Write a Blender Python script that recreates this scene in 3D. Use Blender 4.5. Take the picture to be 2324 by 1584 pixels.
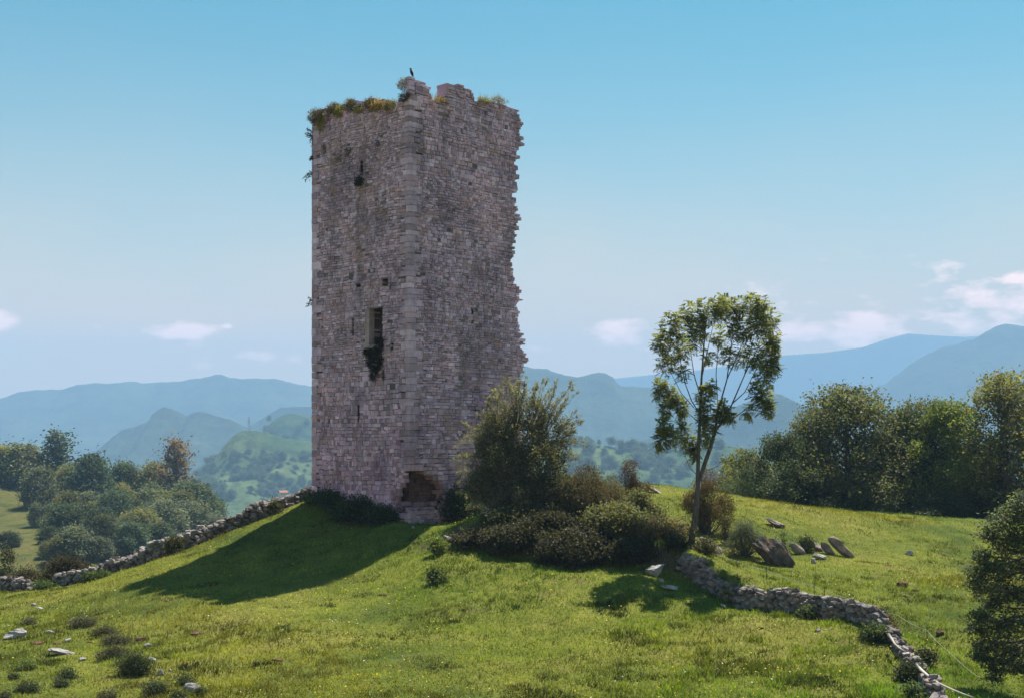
import bpy, bmesh, math, random
import numpy as np
from mathutils import Vector, Matrix

for o in list(bpy.data.objects):
    bpy.data.objects.remove(o, do_unlink=True)
scene = bpy.context.scene
col = scene.collection
R = math.radians

# ------------------------------------------------------------------ camera, sky, sun, exposure
F = 2850.0            # focal length in the photograph's display pixels (2324 wide)
CX, HZ = 1162.0, 1000.0
cam_d = bpy.data.cameras.new("camera")
cam_d.sensor_fit = 'HORIZONTAL'
cam_d.sensor_width = 36.0
cam_d.lens = 36.0 * F / 2324.0
cam_d.shift_y = (HZ - 792.0) / 2324.0
cam_d.clip_start = 0.5
cam_d.clip_end = 30000.0
cam = bpy.data.objects.new("camera", cam_d)
col.objects.link(cam)
cam.location = (0, 0, 0)
cam.rotation_euler = (R(90), 0, 0)
scene.camera = cam

SUN_EL = R(62.4)
SUN_AZ = math.atan2(6.0, 9.5)          # to the right of +Y
SKY_STRENGTH = 0.05
SUN_STRENGTH = 4.6
EXPOSURE = 1.3

world = bpy.data.worlds.new("World")
scene.world = world
world.use_nodes = True
wn, wl = world.node_tree.nodes, world.node_tree.links
wn.clear()
w_out = wn.new("ShaderNodeOutputWorld")
w_bg = wn.new("ShaderNodeBackground")
w_bg.inputs["Strength"].default_value = SKY_STRENGTH
sky = wn.new("ShaderNodeTexSky")
sky.sky_type = 'NISHITA'
sky.sun_disc = False
sky.sun_elevation = SUN_EL
sky.sun_rotation = SUN_AZ
sky.altitude = 300
sky.air_density = 1.0
sky.dust_density = 0.6
sky.ozone_density = 1.6


def wmath(op, a, b=None, clamp=False):
    n = wn.new("ShaderNodeMath")
    n.operation = op
    n.use_clamp = clamp
    for i, v in enumerate((a, b)):
        if v is None:
            continue
        if isinstance(v, (int, float)):
            n.inputs[i].default_value = v
        else:
            wl.new(v, n.inputs[i])
    return n.outputs[0]


tint = wn.new("ShaderNodeMix")
tint.data_type = 'RGBA'
tint.blend_type = 'MULTIPLY'
tint.inputs[0].default_value = 1.0
wl.new(sky.outputs[0], tint.inputs[6])
tint.inputs[7].default_value = (0.22, 0.93, 0.85, 1)
tc = wn.new("ShaderNodeTexCoord")
sep = wn.new("ShaderNodeSeparateXYZ")
wl.new(tc.outputs["Generated"], sep.inputs[0])
el = wmath('ARCTAN2', sep.outputs[2], wmath('SQRT', wmath('ADD', wmath('MULTIPLY', sep.outputs[0], sep.outputs[0]),
                                                         wmath('MULTIPLY', sep.outputs[1], sep.outputs[1]))))
az = wmath('ARCTAN2', sep.outputs[0], sep.outputs[1])
comb = wn.new("ShaderNodeCombineXYZ")
wl.new(wmath('MULTIPLY', az, 1.0), comb.inputs[0])
wl.new(wmath('MULTIPLY', el, 2.3), comb.inputs[1])
cn = wn.new("ShaderNodeTexNoise")
cn.inputs["Scale"].default_value = 17.0
cn.inputs["Detail"].default_value = 7.0
cn.inputs["Roughness"].default_value = 0.62
wl.new(comb.outputs[0], cn.inputs["Vector"])
# cloud banks: (azimuth, elevation, half-width, half-height, weight) in radians on the sky
BANKS = [(0.27, 0.086, 0.075, 0.016, 1.0), (0.40, 0.098, 0.10, 0.024, 1.0), (0.33, 0.092, 0.06, 0.014, 1.0), (0.30, 0.11, 0.16, 0.03, 0.42), (-0.28, 0.075, 0.16, 0.022, 0.42), (0.08, 0.075, 0.12, 0.02, 0.42), (0.085, 0.089, 0.035, 0.010, 0.8),
         (-0.39, 0.088, 0.03, 0.009, 1.0), (-0.255, 0.083, 0.04, 0.008, 0.75), (-0.315, 0.085, 0.014, 0.006, 0.8),
         (-0.2, 0.066, 0.06, 0.012, 0.7), (0.40, 0.119, 0.05, 0.007, 1.0), (-0.222, 0.0885, 0.006, 0.003, 0.8)]
mask = None
for (a0, e0, wa, we, wt) in BANKS:
    da = wmath('DIVIDE', wmath('SUBTRACT', az, a0), wa)
    de = wmath('DIVIDE', wmath('SUBTRACT', el, e0), we)
    d2 = wmath('ADD', wmath('MULTIPLY', da, da), wmath('MULTIPLY', de, de))
    g = wmath('MULTIPLY', wmath('POWER', 2.718, wmath('MULTIPLY', d2, -0.9)), wt)
    mask = g if mask is None else wmath('MAXIMUM', mask, g)
cl = wmath('ADD', wmath('MULTIPLY', wmath('SUBTRACT', cn.outputs[0], 0.5), 5.5), wmath('MULTIPLY', mask, 1.9))
cl = wmath('MULTIPLY', wmath('SUBTRACT', cl, 1.0), 1.3, True)
cl = wmath('MULTIPLY', cl, wmath('MULTIPLY', mask, 3.0, True), True)
# thin milky veil low over the horizon
veil_h = wmath('DIVIDE', wmath('MAXIMUM', el, 0.0), 0.17)
veil = wmath('POWER', 2.718, wmath('MULTIPLY', wmath('MULTIPLY', veil_h, veil_h), -1.0))
vn = wn.new("ShaderNodeTexNoise")
vn.inputs["Scale"].default_value = 4.0
vn.inputs["Detail"].default_value = 5.0
wl.new(comb.outputs[0], vn.inputs["Vector"])
veil = wmath('MULTIPLY', wmath('MULTIPLY', veil, wmath('ADD', 0.55, wmath('MULTIPLY', vn.outputs[0], 0.8))), 1.3, True)
mv = wn.new("ShaderNodeMix")
mv.data_type = 'RGBA'
wl.new(veil, mv.inputs[0])
wl.new(tint.outputs[2], mv.inputs[6])
mv.inputs[7].default_value = (10.2, 6.7, 3.4, 1)
mc = wn.new("ShaderNodeMix")
mc.data_type = 'RGBA'
wl.new(wmath('MULTIPLY', cl, 0.85), mc.inputs[0])
wl.new(mv.outputs[2], mc.inputs[6])
mc.inputs[7].default_value = (20.0, 12.6, 10.2, 1)
wl.new(mc.outputs[2], w_bg.inputs["Color"])
wl.new(w_bg.outputs[0], w_out.inputs[0])

sun_d = bpy.data.lights.new("sun", 'SUN')
sun_d.energy = SUN_STRENGTH
sun_d.angle = R(0.53)
sun_d.color = (1.0, 0.95, 0.87)
sun = bpy.data.objects.new("sun", sun_d)
col.objects.link(sun)
sdir = Vector((math.sin(SUN_AZ) * math.cos(SUN_EL), math.cos(SUN_AZ) * math.cos(SUN_EL), math.sin(SUN_EL)))
sun.rotation_euler = sdir.to_track_quat('Z', 'Y').to_euler()
sun.location = sdir * 200

vs = scene.view_settings
vs.view_transform = 'Standard'
vs.look = 'None'
vs.gamma = 1.0
vs.exposure = EXPOSURE
vs.use_curve_mapping = False
scene.cycles.use_denoising = True
scene.cycles.max_bounces = 6
scene.cycles.diffuse_bounces = 3
scene.cycles.transmission_bounces = 4
scene.cycles.transparent_max_bounces = 4
scene.cycles.volume_bounces = 1
scene.cycles.caustics_reflective = False
scene.cycles.caustics_refractive = False


# ------------------------------------------------------------------ helpers
def tag(o, label=None, cat=None, group=None, kind=None):
    if label: o['label'] = label
    if cat: o['category'] = cat
    if group: o['group'] = group
    if kind: o['kind'] = kind
    return o


def thing(name, label, cat, loc=(0, 0, 0), rz=0.0, group=None):
    o = bpy.data.objects.new(name, None)
    o.empty_display_size = 0.3
    col.objects.link(o)
    o.location = loc
    o.rotation_euler = (0, 0, rz)
    return tag(o, label, cat, group)


def mesh_np(name, V, Fc, colr=None, mats=(), smooth=False):
    V = np.asarray(V, dtype=np.float32)
    Fc = np.asarray(Fc, dtype=np.int32)
    me = bpy.data.meshes.new(name)
    me.vertices.add(len(V))
    me.vertices.foreach_set('co', V.ravel())
    k = Fc.shape[1]
    me.loops.add(Fc.size)
    me.loops.foreach_set('vertex_index', Fc.ravel())
    me.polygons.add(len(Fc))
    me.polygons.foreach_set('loop_start', np.arange(0, Fc.size, k, dtype=np.int32))
    me.polygons.foreach_set('use_smooth', np.full(len(Fc), bool(smooth)))
    me.update(calc_edges=True)
    me.validate()
    if colr is not None:
        c = np.ones((len(V), 4), dtype=np.float32)
        c[:, :3] = np.asarray(colr, dtype=np.float32)[:, :3]
        a = me.color_attributes.new('Col', 'FLOAT_COLOR', 'POINT')
        a.data.foreach_set('color', c.ravel())
    for m in mats:
        me.materials.append(m)
    return me


class MB:
    """collects verts / quads (triangles are padded away by using separate lists)"""
    def __init__(self):
        self.v, self.q, self.c = [], [], []

    def add(self, vs_, qs_, c_=(1, 1, 1)):
        b = len(self.v)
        self.v.extend(vs_)
        self.c.extend([c_] * len(vs_))
        for q in qs_:
            self.q.append(tuple(i + b for i in q))

    def addnp(self, V, Q, C):
        b = len(self.v)
        self.v.extend(map(tuple, V))
        self.c.extend(map(tuple, C))
        self.q.extend([tuple(int(i) + b for i in q) for q in Q])

    def box(self, x0, x1, y0, y1, z0, z1, c=(1, 1, 1)):
        self.add([(x0, y0, z0), (x1, y0, z0), (x1, y1, z0), (x0, y1, z0), (x0, y0, z1), (x1, y0, z1), (x1, y1, z1), (x0, y1, z1)],
                 [(0, 3, 2, 1), (4, 5, 6, 7), (0, 1, 5, 4), (1, 2, 6, 5), (2, 3, 7, 6), (3, 0, 4, 7)], c)

    def tube(self, pts, radii, sides=6, c=(1, 1, 1)):
        pts = [Vector(p) for p in pts]
        n = len(pts)
        ring0 = len(self.v)
        ref = Vector((0.3, 0.9, 0.1))
        for i, p in enumerate(pts):
            d = (pts[min(i + 1, n - 1)] - pts[max(i - 1, 0)])
            if d.length < 1e-6: d = Vector((0, 0, 1))
            d.normalize()
            a = d.cross(ref)
            if a.length < 1e-3: a = d.cross(Vector((1, 0, 0)))
            a.normalize()
            b = d.cross(a)
            for k in range(sides):
                t = 2 * math.pi * k / sides
                self.v.append(tuple(p + (a * math.cos(t) + b * math.sin(t)) * radii[i]))
                self.c.append(c)
        for i in range(n - 1):
            for k in range(sides):
                k2 = (k + 1) % sides
                self.q.append((ring0 + i * sides + k, ring0 + i * sides + k2, ring0 + (i + 1) * sides + k2, ring0 + (i + 1) * sides + k))
        # caps (pairs of quads for six sides)
        if sides == 6:
            for base in (ring0, ring0 + (n - 1) * sides):
                self.q.append((base, base + 1, base + 2, base + 3))
                self.q.append((base, base + 3, base + 4, base + 5))
        if sides == 4:
            for base in (ring0, ring0 + (n - 1) * sides):
                self.q.append((base, base + 1, base + 2, base + 3))

    def mesh(self, name, mat, smooth=False):
        return mesh_np(name, np.array(self.v), np.array(self.q), np.array(self.c), [mat], smooth)

    def build(self, name, mat, parent=None, smooth=False):
        o = bpy.data.objects.new(name, self.mesh(name, mat, smooth))
        col.objects.link(o)
        if parent: o.parent = parent
        return o


def obj(name, me, parent=None, loc=None):
    o = bpy.data.objects.new(name, me)
    col.objects.link(o)
    if parent: o.parent = parent
    if loc is not None: o.location = loc
    return o


def _hash(ix, iy, s):
    h = (ix * 374761393 + iy * 668265263 + s * 974711) & 0xffffffff
    h = ((h ^ (h >> 13)) * 1274126177) & 0xffffffff
    return ((h ^ (h >> 16)) & 0xffffff) / float(0xffffff)


def vnoise(x, y, s=0):
    x = np.asarray(x, dtype=np.float64); y = np.asarray(y, dtype=np.float64)
    ix = np.floor(x).astype(np.int64); iy = np.floor(y).astype(np.int64)
    fx = x - ix; fy = y - iy
    fx = fx * fx * (3 - 2 * fx); fy = fy * fy * (3 - 2 * fy)
    a = _hash(ix, iy, s); b = _hash(ix + 1, iy, s); c = _hash(ix, iy + 1, s); d = _hash(ix + 1, iy + 1, s)
    return (a * (1 - fx) + b * fx) * (1 - fy) + (c * (1 - fx) + d * fx) * fy * 1.0


def fbm(x, y, s=0, o=4):
    t = 0; a = 0.5; f = 1.0
    for i in range(o):
        t = t + a * (vnoise(np.asarray(x) * f, np.asarray(y) * f, s + 17 * i) - 0.5)
        a *= 0.5; f *= 2.03
    return t


def sstep(a, b, x):
    t = np.clip((np.asarray(x, dtype=np.float64) - a) / (b - a), 0, 1)
    return t * t * (3 - 2 * t)


def PX(px, Y): return (px - CX) / F * Y
def PZ(py, Y): return (HZ - py) / F * Y
def P(px, py, Y): return Vector((PX(px, Y), Y, PZ(py, Y)))


# ------------------------------------------------------------------ materials
def new_mat(name):
    m = bpy.data.materials.new(name)
    m.use_nodes = True
    nt = m.node_tree
    nt.nodes.clear()
    out = nt.nodes.new("ShaderNodeOutputMaterial")
    return m, nt, nt.nodes, nt.links, out


def nd(nt, typ, **kw):
    n = nt.nodes.new(typ)
    for k, v in kw.items():
        setattr(n, k, v)
    return n


def mix(nt, fac, a, b, mode='MIX'):
    n = nt.nodes.new("ShaderNodeMix")
    n.data_type = 'RGBA'
    n.blend_type = mode
    for i, v in ((0, fac), (6, a), (7, b)):
        if isinstance(v, (int, float)):
            n.inputs[i].default_value = v
        elif isinstance(v, tuple):
            n.inputs[i].default_value = (*v[:3], 1)
        else:
            nt.links.new(v, n.inputs[i])
    return n.outputs[2]


def noise(nt, scale, detail=4, rough=0.55, vec=None, dist=0.0):
    n = nt.nodes.new("ShaderNodeTexNoise")
    n.inputs["Scale"].default_value = scale
    n.inputs["Detail"].default_value = detail
    n.inputs["Roughness"].default_value = rough
    n.inputs["Distortion"].default_value = dist
    if vec is not None: nt.links.new(vec, n.inputs["Vector"])
    return n.outputs[0]


def ramp(nt, fac, stops):
    n = nt.nodes.new("ShaderNodeValToRGB")
    e = n.color_ramp.elements
    while len(e) < len(stops): e.new(0.5)
    for k, (p, c) in enumerate(stops):
        e[k].position = p
        e[k].color = (*c, 1) if isinstance(c, tuple) else (c, c, c, 1)
    nt.links.new(fac, n.inputs[0])
    return n.outputs[0]


def bump(nt, h, strength, dist):
    n = nt.nodes.new("ShaderNodeBump")
    n.inputs["Strength"].default_value = strength
    n.inputs["Distance"].default_value = dist
    nt.links.new(h, n.inputs["Height"])
    return n.outputs[0]


def bsdf(nt, colr, rough=0.9, normal=None, spec=0.2):
    n = nt.nodes.new("ShaderNodeBsdfPrincipled")
    if isinstance(colr, tuple): n.inputs["Base Color"].default_value = (*colr, 1)
    else: nt.links.new(colr, n.inputs["Base Color"])
    n.inputs["Roughness"].default_value = rough
    n.inputs["Specular IOR Level"].default_value = spec
    if normal is not None: nt.links.new(normal, n.inputs["Normal"])
    return n.outputs[0]


def vcol(nt):
    n = nt.nodes.new("ShaderNodeVertexColor")
    n.layer_name = 'Col'
    return n.outputs[0]


def objco(nt):
    return nt.nodes.new("ShaderNodeTexCoord").outputs["Object"]


def mapped(nt, vec, scale):
    n = nt.nodes.new("ShaderNodeMapping")
    n.inputs["Scale"].default_value = scale
    nt.links.new(vec, n.inputs["Vector"])
    return n.outputs[0]


def mat_leaf(name, transl=0.35, use_obj=True, rough=0.55, spec=0.25):
    m, nt, N, L, out = new_mat(name)
    c = vcol(nt)
    if use_obj:
        c = mix(nt, 1.0, c, (1.3, 1.3, 1.3), 'MULTIPLY')
        oi = N.new("ShaderNodeObjectInfo")
        c = mix(nt, 1.0, c, oi.outputs["Color"], 'MULTIPLY')
    p = bsdf(nt, c, rough, None, spec)
    t = N.new("ShaderNodeBsdfTranslucent")
    tcol = mix(nt, 1.0, c, (1.25, 1.2, 0.55), 'MULTIPLY')
    L.new(tcol, t.inputs[0])
    ms = N.new("ShaderNodeMixShader")
    ms.inputs[0].default_value = transl
    L.new(p, ms.inputs[1]); L.new(t.outputs[0], ms.inputs[2])
    L.new(ms.outputs[0], out.inputs[0])
    return m


def mat_bark():
    m, nt, N, L, out = new_mat("bark")
    oc = objco(nt)
    n1 = noise(nt, 9, 5, 0.6, mapped(nt, oc, (1, 1, 0.25)))
    c = ramp(nt, n1, [(0.3, (0.05, 0.042, 0.038)), (0.7, (0.15, 0.13, 0.12))])
    L.new(bsdf(nt, c, 0.95, bump(nt, n1, 0.6, 0.03)), out.inputs[0])
    return m


def mat_tower(name, dark=1.0):
    m, nt, N, L, out = new_mat(name)
    oc = objco(nt)
    c = vcol(nt)
    big = noise(nt, 0.45, 4, 0.6, oc)
    med = noise(nt, 3.2, 5, 0.65, oc)
    fine = noise(nt, 22, 6, 0.7, oc)
    c = mix(nt, 0.75, c, ramp(nt, med, [(0.28, (0.62, 0.60, 0.60)), (0.55, (1.0, 0.98, 0.98)), (0.78, (1.25, 1.22, 1.2))]), 'MULTIPLY')
    c = mix(nt, 0.7, c, ramp(nt, fine, [(0.3, (0.66, 0.65, 0.66)), (0.5, (1, 1, 1)), (0.72, (1.3, 1.28, 1.26))]), 'MULTIPLY')
    c = mix(nt, 1.0, c, ramp(nt, big, [(0.36, (0.66, 0.65, 0.68)), (0.5, (1, 1, 1)), (0.66, (1.2, 1.14, 1.10))]), 'MULTIPLY')
    # run-off stains: streaks stretched down the wall, where damp has soaked it
    streak = noise(nt, 1.5, 5, 0.6, mapped(nt, oc, (1.0, 1.0, 0.13)))
    sm = ramp(nt, streak, [(0.53, 0.0), (0.68, 0.55)])
    c = mix(nt, sm, c, (0.15, 0.125, 0.13))
    # red iron weathering and pale lichen
    red = noise(nt, 0.9, 5, 0.6, mapped(nt, oc, (1.0, 1.0, 1.7)))
    c = mix(nt, ramp(nt, red, [(0.52, 0.0), (0.68, 0.5)]), c, (0.36, 0.235, 0.21))
    li = noise(nt, 6.5, 4, 0.7, oc)
    c = mix(nt, ramp(nt, li, [(0.64, 0.0), (0.70, 0.4)]), c, (0.50, 0.51, 0.50))
    mo = noise(nt, 1.9, 6, 0.7, oc)
    c = mix(nt, ramp(nt, mo, [(0.62, 0.0), (0.72, 0.5)]), c, (0.12, 0.12, 0.085))
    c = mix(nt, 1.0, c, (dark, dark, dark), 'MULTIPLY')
    L.new(bsdf(nt, c, 0.95, bump(nt, fine, 0.55, 0.03), 0.12), out.inputs[0])
    return m


def mat_rock(name, base, pale, dark, lichen=(0.45, 0.22, 0.07), lamt=0.0):
    m, nt, N, L, out = new_mat(name)
    oc = objco(nt)
    n1 = noise(nt, 2.2, 6, 0.65, oc)
    n2 = noise(nt, 14, 6, 0.7, oc)
    c = ramp(nt, n1, [(0.30, dark), (0.5, base), (0.72, pale)])
    c = mix(nt, 0.8, c, ramp(nt, n2, [(0.32, (0.45, 0.44, 0.44)), (0.5, (1, 1, 1)), (0.75, (1.3, 1.3, 1.3))]), 'MULTIPLY')
    c = mix(nt, 1.0, c, vcol(nt), 'MULTIPLY')
    if lamt:
        l = noise(nt, 3.1, 4, 0.6, oc)
        c = mix(nt, ramp(nt, l, [(0.56, 0.0), (0.64, lamt)]), c, lichen)
    L.new(bsdf(nt, c, 0.95, bump(nt, n2, 0.8, 0.06), 0.1), out.inputs[0])
    return m


def mat_plain(name, c, rough=0.8):
    m, nt, N, L, out = new_mat(name)
    n1 = noise(nt, 12, 4, 0.6, objco(nt))
    k = mix(nt, 0.5, c, ramp(nt, n1, [(0.3, (0.7, 0.7, 0.7)), (0.7, (1.25, 1.25, 1.25))]), 'MULTIPLY')
    L.new(bsdf(nt, k, rough), out.inputs[0])
    return m


def mat_ground():
    m, nt, N, L, out = new_mat("pasture")
    g = N.new("ShaderNodeNewGeometry").outputs["Position"]
    a = noise(nt, 0.16, 5, 0.6, g)
    b = noise(nt, 1.1, 5, 0.65, g)
    d = noise(nt, 7.0, 5, 0.7, g)
    c = ramp(nt, a, [(0.33, (0.062, 0.090, 0.018)), (0.5, (0.135, 0.148, 0.024)), (0.68, (0.175, 0.165, 0.038))])
    c = mix(nt, 0.8, c, ramp(nt, b, [(0.30, (0.62, 0.66, 0.6)), (0.52, (1, 1, 1)), (0.74, (1.32, 1.22, 1.15))]), 'MULTIPLY')
    c = mix(nt, 0.85, c, ramp(nt, d, [(0.30, (0.45, 0.47, 0.45)), (0.52, (1, 1, 1)), (0.75, (1.35, 1.3, 1.2))]), 'MULTIPLY')
    e = noise(nt, 0.55, 6, 0.7, g)
    gy = N.new("ShaderNodeSeparateXYZ")
    L.new(g, gy.inputs[0])
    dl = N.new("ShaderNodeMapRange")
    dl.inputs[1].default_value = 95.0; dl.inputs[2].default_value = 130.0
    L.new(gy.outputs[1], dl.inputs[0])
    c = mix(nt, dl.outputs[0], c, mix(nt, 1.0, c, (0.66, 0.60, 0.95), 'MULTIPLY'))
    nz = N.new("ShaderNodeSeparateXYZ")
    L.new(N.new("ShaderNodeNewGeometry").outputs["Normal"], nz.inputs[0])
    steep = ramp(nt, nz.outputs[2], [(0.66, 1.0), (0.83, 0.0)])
    c = mix(nt, steep, c, ramp(nt, b, [(0.35, (0.035, 0.028, 0.02)), (0.65, (0.10, 0.08, 0.055))]))  # steep slopes turn to dark earth, painting in the bank face's shade
    c = mix(nt, ramp(nt, e, [(0.58, 0.0), (0.68, 0.6)]), c, (0.11, 0.085, 0.04))
    L.new(bsdf(nt, c, 0.95, bump(nt, d, 0.9, 0.12), 0.05), out.inputs[0])
    return m


def mat_hill(name, c1, c2, c3, s1, s2):
    """woodland, scrub and pasture patches"""
    m, nt, N, L, out = new_mat(name)
    g = N.new("ShaderNodeNewGeometry").outputs["Position"]
    a = noise(nt, s1, 6, 0.62, mapped(nt, g, (1, 1, 2.0)))
    b = noise(nt, s2, 6, 0.7, g)
    c = ramp(nt, a, [(0.36, c1), (0.5, c2), (0.62, c3)])
    c = mix(nt, 0.9, c, ramp(nt, b, [(0.34, (0.35, 0.38, 0.36)), (0.52, (1, 1, 1)), (0.7, (1.35, 1.3, 1.2))]), 'MULTIPLY')
    L.new(bsdf(nt, c, 1.0, bump(nt, b, 0.8, 0.25 / s2), 0.0), out.inputs[0])
    return m


M_LEAF = mat_leaf("leaf", 0.52, True, 0.55, 0.2)
M_NEEDLE = mat_leaf("dry_leaf", 0.3, True, 0.8, 0.1)
M_GRASS = mat_leaf("grass_blade", 0.42, False, 0.6, 0.15)
M_BARK = mat_bark()
M_TOWER = mat_tower("tower_stone")
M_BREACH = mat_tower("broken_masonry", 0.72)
M_WALL = mat_rock("fieldstone", (0.24, 0.20, 0.19), (0.38, 0.335, 0.32), (0.09, 0.075, 0.07))
M_ROCK = mat_rock("limestone", (0.25, 0.20, 0.185), (0.38, 0.33, 0.31), (0.09, 0.07, 0.065), lamt=0.55)
M_PALE = mat_rock("pale_limestone", (0.33, 0.30, 0.29), (0.46, 0.43, 0.41), (0.14, 0.12, 0.115))
M_DIRT = mat_rock("earth", (0.12, 0.065, 0.04), (0.19, 0.11, 0.07), (0.05, 0.03, 0.02))
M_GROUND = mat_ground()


# ------------------------------------------------------------------ terrain
def tps_fit(pts, lam=0.0, sc=20.0):
    A = np.array(pts, dtype=np.float64)
    xy, z = A[:, :2] / sc, A[:, 2]
    n = len(A)
    d = np.linalg.norm(xy[:, None] - xy[None], axis=2)
    K = np.where(d > 0, d * d * np.log(d + 1e-12), 0) + lam * np.eye(n)
    Pm = np.hstack([np.ones((n, 1)), xy])
    M = np.block([[K, Pm], [Pm.T, np.zeros((3, 3))]])
    w = np.linalg.solve(M, np.concatenate([z, np.zeros(3)]))

    def f(x, y):
        x = np.asarray(x, dtype=np.float64).ravel() / sc
        y = np.asarray(y, dtype=np.float64).ravel() / sc
        r = np.full(len(x), w[n]) + w[n + 1] * x + w[n + 2] * y
        for i in range(n):
            d2 = (x - xy[i, 0]) ** 2 + (y - xy[i, 1]) ** 2
            r += w[i] * 0.5 * d2 * np.log(d2 + 1e-12)
        return r
    return f


BANK_X = [-12, -4.6, -3.3, -1.5, 1.0, 3.5, 6.6, 9.0, 12.0, 15.0, 19.0, 24]
BANK_Y = [55, 54.2, 53.0, 52.0, 50.8, 50.0, 48.6, 46.8, 44.4, 41.6, 37.0, 32]
BANK_H = [0, 0.0, 0.75, 1.25, 1.35, 1.25, 1.1, 0.55, 0.5, 0.45, 0.35, 0.2]


def bank(x, y):
    yb = np.interp(x, BANK_X, BANK_Y) + 0.35 * fbm(np.asarray(x) * 0.9, np.asarray(x) * 0 + 3.3, 5, 3)
    h = np.interp(x, BANK_X, BANK_H)
    return h * sstep(-0.55, 0.55, y - yb) * (1 - 0.0 * x)


CTRL = [  # pixel x, pixel y, distance: points of the knoll read off the photograph
    (0, 1584, 35.5), (300, 1584, 35.0), (700, 1584, 34.8), (1162, 1584, 34.5), (1600, 1584, 34.3), (2000, 1584, 33.6), (2324, 1584, 36.0),
    (0, 1450, 44.5), (300, 1500, 40.0), (100, 1400, 49.0), (480, 1375, 47.2), (300, 1325, 52.5), (700, 1450, 42.0), (930, 1318, 48.6), (800, 1306, 51.6), (900, 1266, 53.2),
    (1162, 1400, 43.5), (1162, 1480, 39.5), (1500, 1470, 39.8), (1900, 1500, 37.6), (700, 1272, 54.0), (790, 1215, 57.5), (600, 1200, 58.5),
    (640, 1152, 61.5), (500, 1208, 60.0), (400, 1252, 59.0), (300, 1290, 58.5), (200, 1322, 58.5), (130, 1335, 59.0), (0, 1345, 60.0), (-200, 1350, 62),
    (712, 1126, 62.3), (905, 1180, 57.3), (930, 1184, 56.6), (1000, 1199, 57.2), (1045, 1188, 58.2), (1060, 1174, 60.5), (1110, 1168, 58.6), (1160, 1152, 63.5),
    (1090, 1168, 54.8), (1010, 1204, 54.8), (1050, 1186, 55.2), (970, 1218, 55.0), (1180, 1178, 54.8), (1400, 1160, 57.0), (1450, 1215, 53.0), (1568, 1243, 50.3),
    (1010, 1252, 51.0), (1200, 1285, 49.3), (1400, 1292, 48.2), (1530, 1335, 46.6), (1620, 1372, 45.6), (1757, 1392, 44.0), (1887, 1416, 42.0), (1991, 1428, 40.4), (2091, 1581, 33.2),
    (1640, 1200, 58.0), (1500, 1170, 58.0), (1560, 1110, 66.0), (1490, 1105, 64.0), (1700, 1145, 70.0), (1850, 1166, 75.0), (2100, 1180, 79.0), (2300, 1185, 79.0), (2500, 1190, 80),
    (1760, 1272, 54.0), (1900, 1262, 56.5), (2060, 1256, 58.0), (2200, 1250, 60.0), (2000, 1330, 49.5), (2150, 1400, 45.2), (2250, 1500, 39.8), (2324, 1350, 49.0),
    (1800, 1325, 48.5), (1930, 1370, 46.0), (2050, 1450, 41.5),
]
pts = []
for (px, py, Y) in CTRL:
    x, z = PX(px, Y), PZ(py, Y)
    pts.append((x, Y, z - float(bank(np.array([x]), np.array([Y]))[0])))
for (x, y, z) in [(-5, 68, -3.0), (1, 69, -3.2), (-12, 76, -8), (-22, 75, -12), (-32, 76, -12), (6, 80, -6.2), (14, 84, -8.0), (24, 95, -6.8), (36, 96, -6.6), (50, 85, -5.5),
                  (-14, 92, -17), (-30, 95, -19), (-45, 62, -8.5), (0, 95, -12), (-10, 22, -8.9), (10, 22, -8.7), (-40, 22, -9), (40, 22, -9), (0, 8, -10.2), (-40, 5, -10.5), (40, 5, -10.5), (0, -20, -11)]:
    pts.append((x, y, z - float(bank(np.array([x]), np.array([y]))[0])))
KNOLL = tps_fit(pts, 0.002)

CTRL2 = [(-150, 1080, 335), (0, 1092, 325), (100, 1115, 300), (200, 1130, 290), (300, 1142, 290), (400, 1160, 290), (470, 1178, 290), (0, 1190, 245), (100, 1190, 245),
         (200, 1200, 240), (300, 1222, 230), (420, 1238, 225), (0, 1290, 190), (100, 1302, 185), (200, 1302, 190), (300, 1300, 190), (400, 1290, 200), (-200, 1190, 245)]
pts2 = [(PX(a, Y), Y, PZ(b, Y)) for (a, b, Y) in CTRL2]
pts2 += [(-140, 430, -22), (-110, 430, -26), (-70, 430, -42), (-20, 200, -45), (30, 200, -52), (0, 320, -70), (80, 300, -75), (-30, 130, -24), (-50, 130, -24), (0, 120, -20), (60, 130, -30),
         (120, 200, -55), (-30, 430, -75), (60, 430, -90), (-180, 300, -8), (-180, 180, -20), (-90, 130, -22)]
SLOPE = tps_fit(pts2, 0.01, 80.0)


def gz(x, y):
    x = np.atleast_1d(np.asarray(x, dtype=np.float64)); y = np.atleast_1d(np.asarray(y, dtype=np.float64))
    k = KNOLL(np.clip(x, -55, 60), np.clip(y, -25, 110)) + bank(x, y)
    calm = 1 - 0.8 * np.exp(-((x + 2.6) / 3.0) ** 2 - ((y - 57) / 4.0) ** 2)
    k = k + 0.34 * calm * fbm(x * 0.35, y * 0.35, 3, 3) + 0.16 * fbm(x * 1.6, y * 1.6, 9, 3)
    s = SLOPE(np.clip(x, -200, 140), np.clip(y, 100, 450)) + 3.0 * fbm(x * 0.04, y * 0.04, 21, 4)
    z = k + (s - k) * sstep(88, 130, y)
    lat = np.maximum(sstep(55, 120, x), sstep(55, 160, -x) * (1 - sstep(85, 130, y)))
    z = z + (-30 - z) * np.clip(lat, 0, 1) * (1 - sstep(100, 200, y))
    far = np.maximum(sstep(420, 900, y), sstep(180, 600, np.abs(x)))
    far = np.maximum(far, sstep(60, 500, -y))
    return z + (-150 + 20 * fbm(x * 0.002, y * 0.002, 4, 3) - z) * far


def gz1(x, y): return float(gz([x], [y])[0])


YS_ = np.concatenate([np.arange(26, 72, 0.15), np.arange(72, 110, 0.4), np.arange(110, 440, 1.5)])


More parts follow.
